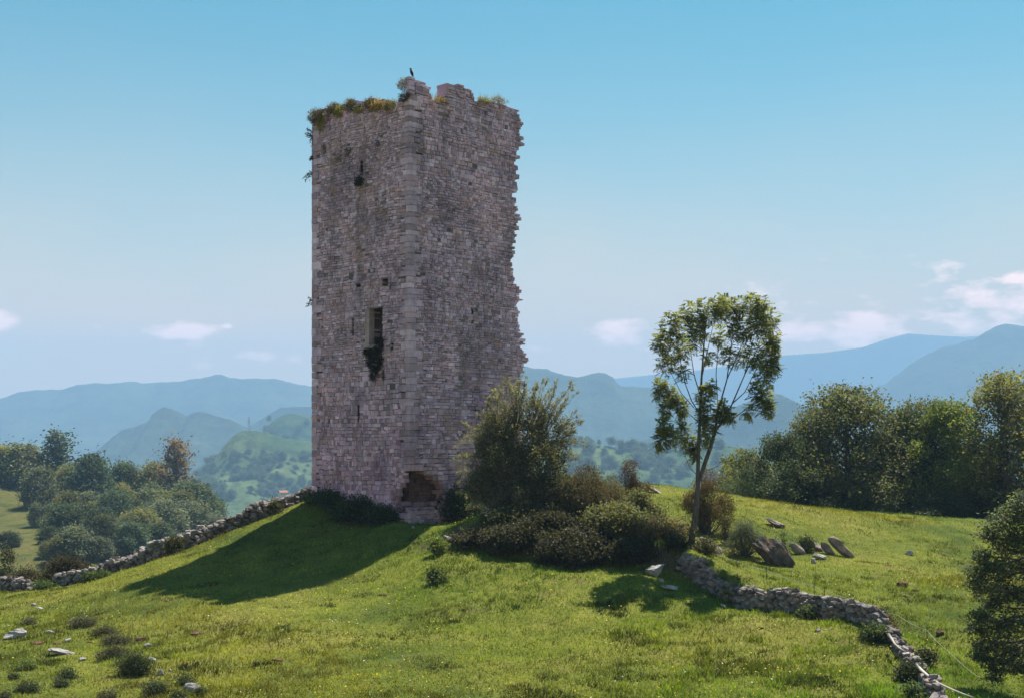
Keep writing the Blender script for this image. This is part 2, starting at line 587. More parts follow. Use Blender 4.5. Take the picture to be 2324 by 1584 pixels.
def hit(px, py, y0=0.0):
    """the point of the ground a line of sight meets"""
    x = (px - CX) / F * YS_
    zr = (HZ - py) / F * YS_
    d = zr - gz(x, YS_)
    ok = np.where((d <= 0) & (YS_ >= y0))[0]
    Y = float(YS_[ok[0]]) if len(ok) else 300.0
    return Vector((PX(px, Y), Y, gz1(PX(px, Y), Y)))


def geo(a, b, n):
    return a + (b - a) * (np.geomspace(1, 60, n) - 1) / 59.0


xs = np.concatenate([geo(-220, -8000, 26)[::-1], np.arange(-216, -48, 3.5), np.arange(-48, -30, 0.8), np.arange(-30, 32, 0.34), np.arange(32, 56, 0.8), np.arange(56, 140, 4), geo(142, 8000, 26)])
ys = np.concatenate([geo(-30, -600, 10)[::-1], np.arange(-26, 26, 2.5), np.arange(26, 72, 0.3), np.arange(72, 112, 0.8), np.arange(112, 460, 4), geo(464, 7000, 30)])
GX, GY = np.meshgrid(xs, ys)
GZ = gz(GX.ravel(), GY.ravel())
nx, ny = len(xs), len(ys)
idx = np.arange(nx * ny).reshape(ny, nx)
quads = np.stack([idx[:-1, :-1], idx[:-1, 1:], idx[1:, 1:], idx[1:, :-1]], -1).reshape(-1, 4)
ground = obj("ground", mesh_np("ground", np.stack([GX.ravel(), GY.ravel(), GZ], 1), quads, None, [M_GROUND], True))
tag(ground, kind='structure')


# ------------------------------------------------------------------ far hills and ridges
def hill(name, prof, D, depth, foot, mat, rough=1.0, seed=0, step=6.0, front=1.0):
    """a ridge: crest profile in photograph pixels set at distance D, with gullied slopes to both sides"""
    pf = HZ - foot * F / D
    prof = [(prof[0][0] - 420, pf), (prof[0][0] - 160, prof[0][1] * 0.45 + pf * 0.55)] + list(prof) + [(prof[-1][0] + 160, prof[-1][1] * 0.45 + pf * 0.55), (prof[-1][0] + 420, pf)]
    pr = np.array(prof, dtype=np.float64)
    px = np.arange(pr[0, 0], pr[-1, 0] + step, step)
    zc = PZ(np.interp(px, pr[:, 0], pr[:, 1]), D)
    X = PX(px, D)
    T = np.concatenate([-np.linspace(1, 0, 46) ** 1.15 * front, np.linspace(0, 1, 16)[1:]])
    V = []
    amp = rough * depth * 0.10
    for t in T:
        s = abs(t) / (front if t < 0 else 1.0)
        prof_s = (1 - s) ** 1.0 * (1 - 0.25 * math.sin(math.pi * s))
        g = fbm(X / (depth * 0.22), np.full_like(X, t * 3.0 + seed), seed, 5)
        gul = np.abs(fbm(X / (depth * 0.16) + 0.6 * t, np.full_like(X, t * 1.2 + 7 + seed), seed + 3, 4))
        z = foot + (zc - foot) * prof_s + amp * (g - 1.1 * gul) * min(1.0, s * 5.0) * (1 - 0.6 * s)
        z = z + amp * 0.05 * fbm(X / (depth * 0.02), np.full_like(X, t * 20.0), seed + 8, 3)
        y = D + t * depth + 0.12 * depth * fbm(X / (depth * 0.4), np.full_like(X, 2.2), seed + 5, 3) * min(1.0, s * 4)
        V.append(np.stack([X, np.broadcast_to(y, X.shape), z], 1))
    V = np.array(V)
    r, c = V.shape[:2]
    I = np.arange(r * c).reshape(r, c)
    q = np.stack([I[:-1, :-1], I[:-1, 1:], I[1:, 1:], I[1:, :-1]], -1).reshape(-1, 4)
    o = obj(name, mesh_np(name, V.reshape(-1, 3), q, None, [mat], True))
    tag(o, kind='structure')
    return o, V


def c3(x, y): return (x * 0.3248, 817 + y * 0.3248)
def c5(x, y): return (1150 + x * 0.3057, 786.8 + y * 0.3057)
def c6(x, y): return (1597.7 + x * 0.3248, 786.8 + y * 0.3248)
def c7(x, y): return (1597.7 + x * 0.3125, 1149.9 + y * 0.3125)
def c8(x, y): return (x * 0.3125, 1271 + y * 0.3125)
def cw(x, y): return (1392 + x * 0.2604, 1089.4 + y * 0.2604)
def c1(x, y): return (653.6 + x * 0.2674, 121 + y * 0.2674)
def c2(x, y): return (653.6 + x * 0.2674, 544.7 + y * 0.2674)
def c4(x, y): return (635 + x * 0.3125, 938 + y * 0.3125)


MH_FAR = mat_hill("far_woodland", (0.022, 0.036, 0.02), (0.035, 0.05, 0.028), (0.06, 0.075, 0.04), 0.0016, 0.012)
MH_MID = mat_hill("hill_woodland", (0.018, 0.03, 0.018), (0.032, 0.045, 0.025), (0.065, 0.075, 0.035), 0.0035, 0.025)
MH_NEAR = mat_hill("hill_pasture", (0.022, 0.045, 0.02), (0.05, 0.082, 0.03), (0.095, 0.12, 0.042), 0.006, 0.05)

hill("hill", [(-500, 930), (-250, 915), (-80, 905)] + [c3(*p) for p in [(0, 270), (130, 220), (260, 210), (330, 204), (430, 210), (490, 185), (620, 160), (740, 165), (900, 148), (1000, 158),
     (1150, 155), (1280, 145), (1420, 120), (1500, 103), (1550, 105), (1600, 125), (1700, 130), (1920, 130), (2040, 160), (2180, 180)]] + [(760, 905), (850, 940), (950, 950), (1100, 955)],
     4600, 1500, -150, MH_FAR, 1.0, 1, 5)
hill("hill", [(110, 1075)] + [c3(*p) for p in [(690, 620), (760, 560), (850, 490), (950, 470), (1040, 420), (1060, 380), (1100, 350), (1150, 328), (1200, 342), (1250, 368), (1310, 392),
     (1350, 372), (1390, 358), (1480, 378), (1600, 410), (1740, 480), (1850, 590)]] + [(660, 1040), (720, 1075)], 2900, 900, -150, MH_MID, 1.5, 2, 3)
hill("hill", [(500, 1010)] + [c3(*p) for p in [(1750, 460), (1850, 395), (1960, 330), (2080, 325), (2180, 325)]] + [(800, 925), (900, 960), (1000, 985)], 3200, 800, -150, MH_MID, 1.0, 3, 4)
_, V_G2 = hill("hill", [(540, 1010), (590, 985)] + [c3(*p) for p in [(1840, 490), (1900, 430), (1960, 390), (2030, 372), (2180, 390)]] + [(800, 960), (900, 985), (1000, 1010)], 2000, 450, -120, MH_NEAR, 1.3, 4, 3)
_, V_G1 = hill("hill", [(380, 1130), (420, 1110)] + [c3(*p) for p in [(1380, 830), (1450, 740), (1530, 645), (1600, 560), (1660, 508), (1700, 497), (1760, 492), (1850, 500), (2000, 545), (2180, 570)]] +
               [(800, 1010), (900, 1020), (1050, 1030)], 1480, 480, -125, MH_NEAR, 1.2, 5, 3)
hill("hill", [(950, 940), (1050, 900), (1120, 860)] + [c5(*p) for p in [(140, 143), (200, 162), (300, 163), (330, 182), (440, 213), (520, 225), (600, 213), (640, 195), (680, 189), (740, 199), (790, 222),
     (820, 268), (850, 290), (1000, 300), (1150, 304)]] + [(1540, 905), (1600, 935), (1700, 965), (1800, 985)], 3300, 1000, -150, MH_FAR, 1.0, 6, 4)
hill("hill", [(1440, 1005), (1560, 965), (1640, 935), (1695, 912), (1727, 894), (1750, 890), (1773, 896), (1799, 908), (1825, 920), (1900, 960), (2000, 1000)], 2600, 700, -150, MH_FAR, 0.9, 7, 4)
hill("hill", [(1950, 940), (1978, 905), (1985, 880), (2010, 870), (2030, 853), (2060, 832), (2085, 815), (2110, 800), (2150, 786), (2180, 778), (2210, 771), (2240, 752), (2262, 740), (2280, 735), (2324, 741),
     (2420, 760), (2600, 800), (2900, 850)], 4200, 1300, -150, MH_FAR, 1.1, 8, 4)
hill("hill", [(1150, 900), (1250, 880), (1400, 858), (1480, 850), (1600, 838), (1700, 822), (1780, 806), (1870, 800), (1960, 788), (2010, 770), (2060, 757), (2130, 762), (2190, 765), (2300, 758), (2500, 765), (2800, 790)],
     6300, 600, -150, MH_FAR, 0.8, 9, 6)
_, V_G3 = hill("hill", [(1100, 1050), (1200, 1015), (1290, 1003), (1350, 1008), (1420, 1018), (1500, 1022), (1560, 1018), (1640, 1010), (1720, 1020), (1850, 1050)], 1350, 580, -120, MH_NEAR, 0.45, 10, 4)

# ------------------------------------------------------------------ the haze over the valley
HAZE_DENSITY = 2.55e-4
bm = bmesh.new()
bmesh.ops.create_cube(bm, size=1.0)
me = bpy.data.meshes.new("haze")
bm.to_mesh(me); bm.free()
haze = obj("haze", me)
zt, zb = 560.0, -175.0
haze.scale = (17000, 7900, zt - zb)
haze.location = (0, 3200, (zt + zb) / 2)
m, nt, N, L, out = new_mat("valley_air")
pv = N.new("ShaderNodeVolumePrincipled")
pv.inputs["Color"].default_value = (0.345, 0.56, 0.84, 1)
pv.inputs["Density"].default_value = HAZE_DENSITY
pv.inputs["Anisotropy"].default_value = 0.0
L.new(pv.outputs[0], out.inputs["Volume"])
me.materials.append(m)
tag(haze, kind='stuff')


# ------------------------------------------------------------------ the tower
A_ = R(43.5)
COR = Vector((PX(930, 57.0), 57.0))
DL = Vector((-math.cos(A_), math.sin(A_)))       # along the left face, away from the near corner
DR = Vector((math.sin(A_), math.cos(A_)))        # along the right face
LEN_L, LEN_R = 0, 0


def uL(px):
    k = (px - CX) / F
    return (COR.x - k * COR.y) / (math.cos(A_) + k * math.sin(A_))


def vR(px):
    k = (px - CX) / F
    return (k * COR.y - COR.x) / (math.sin(A_) - k * math.cos(A_))


def zL(px, py): return PZ(py, COR.y + uL(px) * DL.y)
def zR(px, py): return PZ(py, COR.y + vR(px) * DR.y)


LEN_L, LEN_R = uL(708), vR(1184)
rs = np.random.RandomState(11)
tower = thing("stone_tower", "tall ruined square tower of grey and reddish rubble masonry with broken battlements", "tower", (COR.x, COR.y, -3.6))
T0 = Vector((COR.x, COR.y, -3.6))


def tp(u, v, z):
    """tower frame: u along the left face, v along the right face, from the near corner (local to the tower's base)"""
    return (DL.x * u + DR.x * v, DL.y * u + DR.y * v, z + 3.6)


def stone_col(z, red=0.0):
    t = rs.rand()
    if t < 0.62: c = np.array((0.285, 0.262, 0.275))
    elif t < 0.80: c = np.array((0.285, 0.232, 0.225))
    elif t < 0.92: c = np.array((0.34, 0.325, 0.325))
    else: c = np.array((0.19, 0.17, 0.175))
    lowpink = 1.0 - min(1.0, max(0.0, (z + 2) / 6.0))
    c = c * (1 + lowpink * np.array((0.18, 0.05, 0.02)))
    c = c * (0.70 + 0.56 * rs.rand()) * 1.5
    c = c * np.array((1.10, 0.93, 1.24))
    if red: c = c * (1 - red) + np.array((0.135, 0.07, 0.06)) * red
    return tuple(c)


def put_stone(mb, face, a0, a1, h0, h1, depth, proud, c, back=None, tilt=None):
    """a roughly squared stone set in the left ('L') or right ('R') face"""
    j = lambda s: (rs.rand() - 0.5) * s
    g = 0.003 + 0.011 * rs.rand()
    w, h = a1 - a0, h1 - h0
    a0 += g; a1 -= g; h0 += g * 0.8; h1 -= g * 0.8
    jw, jh = min(0.06, w * 0.18), min(0.05, h * 0.26)
    cor = [(a0 + j(jw), h0 + j(jh)), (a1 + j(jw), h0 + j(jh)), (a1 + j(jw), h1 + j(jh)), (a0 + j(jw), h1 + j(jh))]
    ca, ch = (a0 + a1) / 2, (h0 + h1) / 2
    ins = 0.008 + 0.010 * rs.rand()
    fi = [(ca + (x - ca) * (1 - ins / max(w, 0.08) * 2), ch + (y - ch) * (1 - ins / max(h, 0.08) * 2)) for (x, y) in cor]
    out_ = []
    for (x, y) in cor: out_.append((x, depth, y))
    for (x, y) in cor: out_.append((x, -proud + 0.016, y))
    for (x, y) in fi: out_.append((x, -proud + j(0.014), y))
    vv = []
    for (a, d, z) in out_:
        vv.append(tp(a, d, z) if face == 'L' else tp(d, a, z))
    q = [(8, 9, 10, 11)]
    for k in range(4):
        k2 = (k + 1) % 4
        q.append((k, k2, 4 + k2, 4 + k)); q.append((4 + k, 4 + k2, 8 + k2, 8 + k))
    if depth > 0.3: q.append((3, 2, 1, 0))
    if face == 'R': q = [tuple(reversed(t)) for t in q]
    mb.add(vv, q, c)


def put_box(mb, u0, u1, v0, v1, z0, z1, c, jit=0.02):
    j = lambda: (rs.rand() - 0.5) * jit
    vv = []
    for z in (z0, z1):
        for (u, v) in ((u0, v0), (u1, v0), (u1, v1), (u0, v1)):
            vv.append(tp(u + j(), v + j(), z + j() * 0.6))
    mb.add(vv, [(0, 1, 2, 3), (7, 6, 5, 4), (4, 5, 1, 0), (5, 6, 2, 1), (6, 7, 3, 2), (7, 4, 0, 3)], c)


# openings, in face coordinates (a0, a1, z0, z1)
OPEN_L = {
    'window': (uL(868), uL(838), zL(855, 783), zL(855, 700)),
    'slit_a': (uL(802.5), uL(798.5), zL(800, 763), zL(800, 722)),
    'slit_b': (uL(816), uL(811), zL(813, 962), zL(813, 916)),
    'slit_c': (uL(823.5), uL(817), zL(820, 400), zL(820, 363)),
    'put_a': (uL(819), uL(808), zL(813, 656), zL(813, 644)),
    'put_b': (uL(880), uL(867), zL(873, 649), zL(873, 634)),
    'gap_a': (uL(893), uL(886), zL(890, 795), zL(890, 778)),
}
OPEN_R = {
    'slit_d': (vR(1071), vR(1075.5), zR(1072, 737), zR(1072, 703)),
    'slit_e': (vR(963), vR(968), zR(966, 1063), zR(966, 1050)),
    'gap_b': (vR(1001), vR(1006), zR(1003, 330), zR(1003, 324)),
}
SIL_R = [(240, 1150), (247, 1172), (262, 1179), (275, 1182), (305, 1182), (318, 1187), (330, 1180), (345, 1172), (375, 1171), (385, 1177), (400, 1173), (425, 1170), (450, 1163), (458, 1172), (475, 1174), (484, 1173), (492, 1178),
         (500, 1172), (540, 1169), (560, 1165), (575, 1172), (590, 1162), (620, 1167), (648, 1170), (651, 1181), (660, 1178), (676, 1179), (690, 1176), (715, 1172), (730, 1180), (745, 1179), (762, 1180), (772, 1192), (778, 1183),
         (800, 1186), (808, 1194), (822, 1192), (840, 1188), (900, 1180), (1000, 1190), (1200, 1195)]
sil_z = np.array([PZ(y, 62.3) for (y, x) in SIL_R])[::-1]
sil_v = np.array([vR(x) for (y, x) in SIL_R])[::-1]


def vlim(z): return float(np.interp(z, sil_z, sil_v))


HOLE_Z0, HOLE_Z1 = PZ(1163, 56.8), PZ(1066, 57)
hz_tab = [PZ(y, 57) for y in (1165, 1150, 1125, 1100, 1086, 1066)]
hole_u = [uL(x) for x in (907, 904, 907, 912, 918, 927)]
hole_v = [vR(x) for x in (997, 999, 1001, 1006, 988, 948)]


def hole(z, face):
    if z < HOLE_Z0 or z > HOLE_Z1: return 0.0
    return float(np.interp(z, hz_tab, hole_u if face == 'L' else hole_v)) + 0.34 * (rs.rand() - 0.5)


TOP_BASE = 15.15
topR_tab = [(c1(*p)) for p in [(1010, 396), (1220, 398), (1250, 418), (1340, 415), (1350, 388), (1575, 392), (1600, 415), (1700, 412), (1850, 440), (1900, 462), (1945, 482), (1975, 560), (2010, 640)]]
tR_v = np.array([vR(x) for x, y in topR_tab]); tR_z = np.array([zR(x, y) for x, y in topR_tab])
topL_tab = [(c1(*p)) for p in [(205, 625), (340, 590), (480, 545), (640, 512), (800, 498), (910, 490), (930, 396), (1010, 396)]]
tL_u = np.array([uL(x) for x, y in topL_tab])[::-1]; tL_z = np.array([zL(x, y) for x, y in topL_tab])[::-1]

wall_mb = MB(); breach_mb = MB(); quoin_mb = MB(); quoin_low = MB(); quoin_far = MB(); edge_mb = MB()
# quoins of the near corner
quoin_rows = []
z = -5.6
k = 0
zq_top = zR(935, 228)
while z < zq_top:
    h = 0.26 + 0.14 * rs.rand() if z < 5 else 0.18 + 0.14 * rs.rand()
    z1 = min(z + h, zq_top + 0.1)
    lu, lv = (0.26 + 0.14 * rs.rand(), 0.46 + 0.40 * rs.rand()) if k % 2 else (0.40 + 0.36 * rs.rand(), 0.26 + 0.2 * rs.rand())
    zm = (z + z1) / 2
    if hole(zm, 'L') > 0: lu = lv = 0.0
    quoin_rows.append((z, z1, lu, lv))
    if lu > 0:
        p = 0.004 + 0.012 * rs.rand()
        c = np.array(stone_col(z)) * 0.75 + np.array((0.40, 0.34, 0.40)) * 0.25
        put_box(quoin_mb if z > -2 else quoin_low, -p, lu - 0.012, -p, lv - 0.006, z + 0.008, z1 - 0.008, tuple(c), 0.02)
    z = z1; k += 1
# quoins of the far left corner
z = -5.0; k = 0
lrow = []
ztl = float(np.interp(LEN_L, tL_u, tL_z)) - 0.15
while z < ztl:
    h = 0.26 + 0.16 * rs.rand()
    z1 = min(z + h, ztl + 0.1)
    lu = 0.34 + 0.12 * rs.rand() if k % 2 else 0.5 + 0.3 * rs.rand()
    lrow.append((z, z1, lu))
    p = 0.015 * rs.rand()
    put_box(quoin_far, LEN_L - lu + 0.012, LEN_L + p, -p, 0.8, z + 0.008, z1 - 0.008, stone_col(z))
    z = z1; k += 1


def quoin_at(z, w):
    for (a, b, lu, lv) in quoin_rows:
        if a <= z < b: return lu if w == 'L' else lv
    return 0.0


def lquoin_at(z):
    for (a, b, lu) in lrow:
        if a <= z < b: return lu
    return 0.3


def lay_face(face, opens, z_lo, z_hi, size=1.0):
    z = z_lo
    row = 0
    while z < z_hi:
        low = z < 3.5
        vs_ = 0.72 + 0.62 * float(vnoise(z * 0.45, 2.0 if face == 'L' else 7.0, 5))
        h = (0.17 + 0.15 * rs.rand() if low else 0.12 + 0.13 * rs.rand()) * size * vs_
        z1 = z + h
        zm = (z + z1) / 2
        ph = rs.rand() * 50
        wav = lambda a: 0.13 * float(fbm(np.array([a * 0.8]), np.array([z * 0.35 + (3 if face == 'L' else 9)]), 31, 2)[0]) * 2
        start = max(quoin_at(zm, face), 0.0)
        hh = hole(zm, face)
        if hh > 0: start = hh
        end = (LEN_L - lquoin_at(zm)) if face == 'L' else vlim(zm) + 0.10 * (rs.rand() - 0.5)
        if face == 'L' and zm > ztl: end = LEN_L - 0.1
        iv = [(start, end)]
        edges = []
        for nm, (a0, a1, b0, b1) in opens.items():
            if b0 < zm < b1:
                edges += [a0, a1]
                niv = []
                for (s, e) in iv:
                    if a1 <= s or a0 >= e: niv.append((s, e)); continue
                    if a0 - s > 0.05: niv.append((s, a0))
                    if e - a1 > 0.05: niv.append((a1, e))
                iv = niv
        for (s, e) in iv:
            # bedding mortar behind the joints, set back from the faces
            zz0, zz1 = z - 0.03, z1 + 0.03
            top = lambda a: float(np.interp(a, tL_u, tL_z)) if face == 'L' else float(np.interp(a, tR_v, tR_z))
            a = s
            while a < e - 0.02:
                wd = (0.20 + 0.36 * rs.rand() ** 1.4 if low else 0.15 + 0.32 * rs.rand() ** 1.5) * size * (0.8 + 0.45 * float(vnoise(a * 0.7, z * 0.5, 77)))
                if face == 'R' and low: wd *= 1.2
                a1 = a + wd
                if e - a1 < 0.14: a1 = e
                mid = (a + a1) / 2
                tz = top(mid) + 0.05 * (rs.rand() - 0.5)
                if zm > tz:
                    a = a1; continue
                near_edge = any(abs(x - q) < 0.02 for x in (a, a1) for q in edges) or (hh > 0 and a == s)
                last = (face == 'R' and a1 == e)
                deep = 0.85 if (last or zm > tz - 0.5) else (0.16 if near_edge and hh > 0 and face == 'L' else 0.7 if near_edge else 0.13)
                d0, d1 = wav(a), wav(a1)
                dz = wav(mid)
                proud = 0.022 * rs.rand() + (0.03 if rs.rand() < 0.06 else 0) - (0.035 if rs.rand() < 0.03 else 0) + (0.03 if face == 'R' and zR(1050, 330) < zm < zR(1050, 296) else 0)
                c = stone_col(zm)
                if near_edge and hh > 0: c = stone_col(zm, 0.55)
                ext = 0.0
                if last: ext = 0.34 * rs.rand() ** 2.2 - 0.12 * rs.rand()
                if h > 0.2 and rs.rand() < 0.22 and not last:
                    zs = z + h * (0.4 + 0.2 * rs.rand())
                    put_stone(wall_mb, face, a, a1, z + dz, zs + dz, deep, proud, c)
                    put_stone(wall_mb, face, a, a1, zs + dz, z1 + dz, deep, proud * rs.rand(), stone_col(zm))
                else:
                    put_stone(wall_mb, face, a, a1 + ext, z + dz, z1 + dz, deep, proud, c)
                if last:   # broken core of the wall behind the facing, seen end on
                    for q in range(3):
                        q0 = 0.15 + 0.28 * q
                        vv = vlim(zm) - 0.05 - 0.5 * rs.rand()
                        put_box(edge_mb, q0, q0 + 0.27, vv - 0.6, vv + 0.1 * rs.rand(), z + 0.01, z1 - 0.01, stone_col(zm, 0.3), 0.05)
                a = a1
            # mortar strip
            zt_ = min(zz1, max(top(s), top(e)) - 0.1)
            if zt_ > zz0 + 0.02:
                ss = [s + 0.02, e - 0.03 if not (face == 'R' and e == end) else e - 0.25]
                n_ = max(1, int((ss[1] - ss[0]) / 0.6))
                for k_ in range(n_):
                    q0 = ss[0] + (ss[1] - ss[0]) * k_ / n_; q1 = ss[0] + (ss[1] - ss[0]) * (k_ + 1) / n_
                    zt2 = min(zz1, min(top(q0), top(q1)) - 0.12)
                    if zt2 <= zz0 + 0.01: continue
                    d = 0.016 + 0.010 * rs.rand() + (row % 2) * 0.004
                    pts4 = [(q0, zz0), (q1, zz0), (q1, zt2), (q0, zt2)]
                    vv = [tp(a_, d, z_) if face == 'L' else tp(d, a_, z_) for (a_, z_) in pts4]
                    wall_mb.add(vv, [(0, 1, 2, 3)], (0.20, 0.18, 0.18) if rs.rand() < 0.6 else (0.12, 0.105, 0.105))
        z = z1; row += 1


lay_face('L', OPEN_L, -4.6, 16.2, 0.72)
lay_face('R', OPEN_R, -5.0, 16.6, 0.76)
# masonry seen inside the broken corner at the foot
z = HOLE_Z0 - 0.35
while z < HOLE_Z1 + 0.1:
    h = 0.12 + 0.12 * rs.rand()
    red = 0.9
    low = z < HOLE_Z0 + 0.35
    for face, ln in (('L', 1.5), ('R', 2.9)):
        a = 0.67 if face == 'L' else 0.65
        while a < ln:
            w = 0.14 + 0.3 * rs.rand()
            pr = -0.66 + (0.16 * rs.rand() if not low else 0.40 + 0.2 * rs.rand())
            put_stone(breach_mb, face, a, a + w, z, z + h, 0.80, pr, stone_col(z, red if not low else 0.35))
            a += w
    z += h
for q in range(26):      # rubble fallen in the foot of the breach
    v0 = 0.05 + 1.7 * rs.rand(); u0 = 0.02 + 0.3 * rs.rand(); s = 0.12 + 0.22 * rs.rand()
    zz = HOLE_Z0 - 0.25 + 0.3 * rs.rand()
    put_box(breach_mb, u0, u0 + s * 0.8, v0, v0 + s * 1.5, zz, zz + s * 0.7, stone_col(zz, 0.2), 0.08)
# core of the tower behind the facing
put_box(wall_mb, 0.72, LEN_L - 0.05, 0.72, LEN_R - 0.95, -5.5, 14.75, (0.10, 0.085, 0.085), 0)
put_box(wall_mb, 0.66, 1.9, 0.66, LEN_R - 1.2, 14.75, 15.05, (0.10, 0.085, 0.085), 0)

tw = wall_mb.build("wall", M_TOWER, tower)
for mb_, lab_ in ((quoin_mb, "dressed corner stones above the broken corner"), (quoin_low, "corner stones left below the broken corner"), (quoin_far, "corner stones of the far left edge")):
    if mb_.v:
        o = mb_.build("quoins", M_TOWER, tower); o['label'] = lab_
o = edge_mb.build("broken_edge", M_BREACH, tower); o['label'] = "ragged right edge where the facing has fallen"
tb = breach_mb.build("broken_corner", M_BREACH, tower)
tb['label'] = "reddish rubble laid bare where the corner stones have fallen"


def merlon(face, prof, label, depth=0.75, floor=None):
    """prof: list of (along, top) in face coordinates"""
    mb = MB()
    a_ = np.array([p[0] for p in prof]); t_ = np.array([p[1] for p in prof])
    z = floor if floor is not None else TOP_BASE
    while z < t_.max():
        h = 0.10 + 0.09 * rs.rand()
        e0, e1 = a_.min(), a_.max()
        a = e0 + 0.07 * (rs.rand() - 0.5)
        while a < e1 - 0.05:
            w = 0.18 + 0.28 * rs.rand()
            a1 = min(a + w, e1 + 0.05 * rs.rand())
            m_ = (a + a1) / 2
            base = float(np.interp(m_, tL_u, tL_z)) if face == 'L' else float(np.interp(m_, tR_v, tR_z))
            if z + h * 0.4 < np.interp(m_, a_, t_) and z > base - 0.3:
                put_stone(mb, face, a, a1, z, z + h, depth, 0.06 * (rs.rand() - 0.4), stone_col(z, 0.1))
            a = a1
        z += h
    o = mb.build("merlon", M_TOWER, tower)
    o['label'] = label
    return o


def pr_R(pts): return [(vR(c1(*p)[0]), zR(*c1(*p))) for p in pts]
def pr_L(pts): return [(uL(c1(*p)[0]), zL(*c1(*p))) for p in pts][::-1]


# pinnacle over the near corner: big squared blocks plus thin courses
pin = MB()
zz = zq_top
for (pyt, lu, lv) in [(345, 0.34, 0.42), (312, 0.24, 0.30), (272, 0.22, 0.27), (228, 0.21, 0.26), (198, 0.27, 0.27)]:
    z1 = PZ(c1(0, pyt)[1], 57)
    put_box(pin, -0.03, lu, -0.03, lv, zz + 0.014, z1 - 0.014, tuple(np.array(stone_col(zz)) * 1.0), 0.05)
    zz = z1
o = pin.build("merlon", M_TOWER, tower)
o['label'] = "tall stack of squared blocks on the near corner"
merlon('R', pr_R([(1085, 232), (1108, 240), (1112, 252), (1158, 255), (1163, 275), (1200, 298), (1203, 325), (1208, 350), (1222, 385)]), "stepped stub of thin slabs beside the corner blocks", 0.6, zR(950, 232))
merlon('R', pr_R([(1350, 276), (1400, 272), (1484, 276), (1488, 300), (1530, 300), (1545, 328), (1570, 332), (1578, 350)]), "lone merlon of thin slabs on the right face", 0.7, zR(1040, 226))
merlon('L', pr_L([(205, 520), (240, 480), (300, 478), (325, 520)]), "overgrown merlon stub at the far left corner", 0.7)
merlon('L', pr_L([(350, 480), (380, 440), (440, 440), (470, 490)]), "overgrown merlon stub second from the left", 0.7)
merlon('L', pr_L([(495, 450), (520, 410), (570, 405), (585, 445), (630, 450), (640, 470)]), "overgrown merlon stub topped with a pale slab", 0.7)
merlon('L', pr_L([(650, 420), (680, 392), (740, 400), (790, 425), (800, 450)]), "overgrown merlon stub nearest the corner", 0.7)
sl = MB()
(u0, zz0), (u1, zz1_) = (uL(c1(548, 0)[0]), zL(*c1(580, 458))), (uL(c1(625, 0)[0]), 0)
put_box(sl, min(u0, u1), max(u0, u1), -0.12, 0.5, zz0 - 0.03, zz0 + 0.06, (1, 1, 1), 0.04)
o = sl.build("coping_slab", M_PALE, tower)


def niche(name, face, dims, depth, label=None, jamb=None):
    """the lining of an opening in the masonry, open to the front"""
    a0, a1, z0, z1 = dims
    mb = MB()
    t = 0.03
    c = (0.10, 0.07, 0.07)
    f = lambda a, b, d0, d1, zz0, zz1: put_box(mb, a, b, d0, d1, zz0, zz1, c, 0.0) if face == 'L' else put_box(mb, d0, d1, a, b, zz0, zz1, c, 0.0)
    f(a0 - t, a1 + t, depth, depth + 0.04, z0 - t, z1 + t)
    f(a0 - t, a0, 0.05, depth - 0.003, z0 - t, z1 + t)
    f(a1, a1 + t, 0.05, depth - 0.003, z0 - t, z1 + t)
    f(a0 + 0.002, a1 - 0.002, 0.05, depth - 0.003, z0 - t, z0)
    f(a0 + 0.002, a1 - 0.002, 0.05, depth - 0.003, z1, z1 + t)
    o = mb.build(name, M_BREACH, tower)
    if label: o['label'] = label
    return o


niche("arrow_slit", 'L', OPEN_L['slit_a'], 0.5, "thin slit left of the tall window")
niche("arrow_slit", 'L', OPEN_L['slit_b'], 0.5, "slit low on the left face")
niche("arrow_slit", 'L', OPEN_L['slit_c'], 0.25, "slit near the top of the left face")
niche("arrow_slit", 'R', OPEN_R['slit_d'], 0.5, "slit half way up the right face")
niche("arrow_slit", 'R', OPEN_R['slit_e'], 0.3, "short slit just above the broken corner")
niche("putlog_hole", 'L', OPEN_L['put_a'], 0.3)
niche("putlog_hole", 'L', OPEN_L['put_b'], 0.3)
niche("putlog_hole", 'L', OPEN_L['gap_a'], 0.3)
win = niche("window", 'L', OPEN_L['window'], 0.66, "tall narrow window opening with its right side broken away")
a0, a1, z0, z1 = OPEN_L['window']
mb = MB()
zz = z0
while zz < z1 - 0.05:
    h = min(0.42 + 0.2 * rs.rand(), z1 - zz)
    put_box(mb, a1 - 0.02, a1 + 0.26, -0.03, 0.30, zz + 0.005, zz + h - 0.005, (0.36, 0.30, 0.33), 0.008)
    zz += h
mb.build("jamb", M_TOWER, win)
mb = MB()
put_box(mb, a0 + 0.25, a1 + 0.36, -0.07, 0.45, z0 - 0.17, z0 + 0.03, (0.40, 0.34, 0.36), 0.02)
mb.build("sill", M_TOWER, win)
mb = MB()
for q in range(26):   # broken right side of the window
    zz = z0 - 0.05 + (z1 - z0) * (q + 0.8 * rs.rand()) / 26.0
    w_ = 0.05 + 0.14 * rs.rand() + 0.10 * math.sin(math.pi * q / 26)
    put_box(mb, a0 - 0.06, a0 + 0.20 - w_ * 0.3, 0.16 + 0.34 * rs.rand(), 0.64, zz, zz + 0.05 + 0.07 * rs.rand(), stone_col(zz, 0.9), 0.05)
mb.build("broken_jamb", M_BREACH, win)


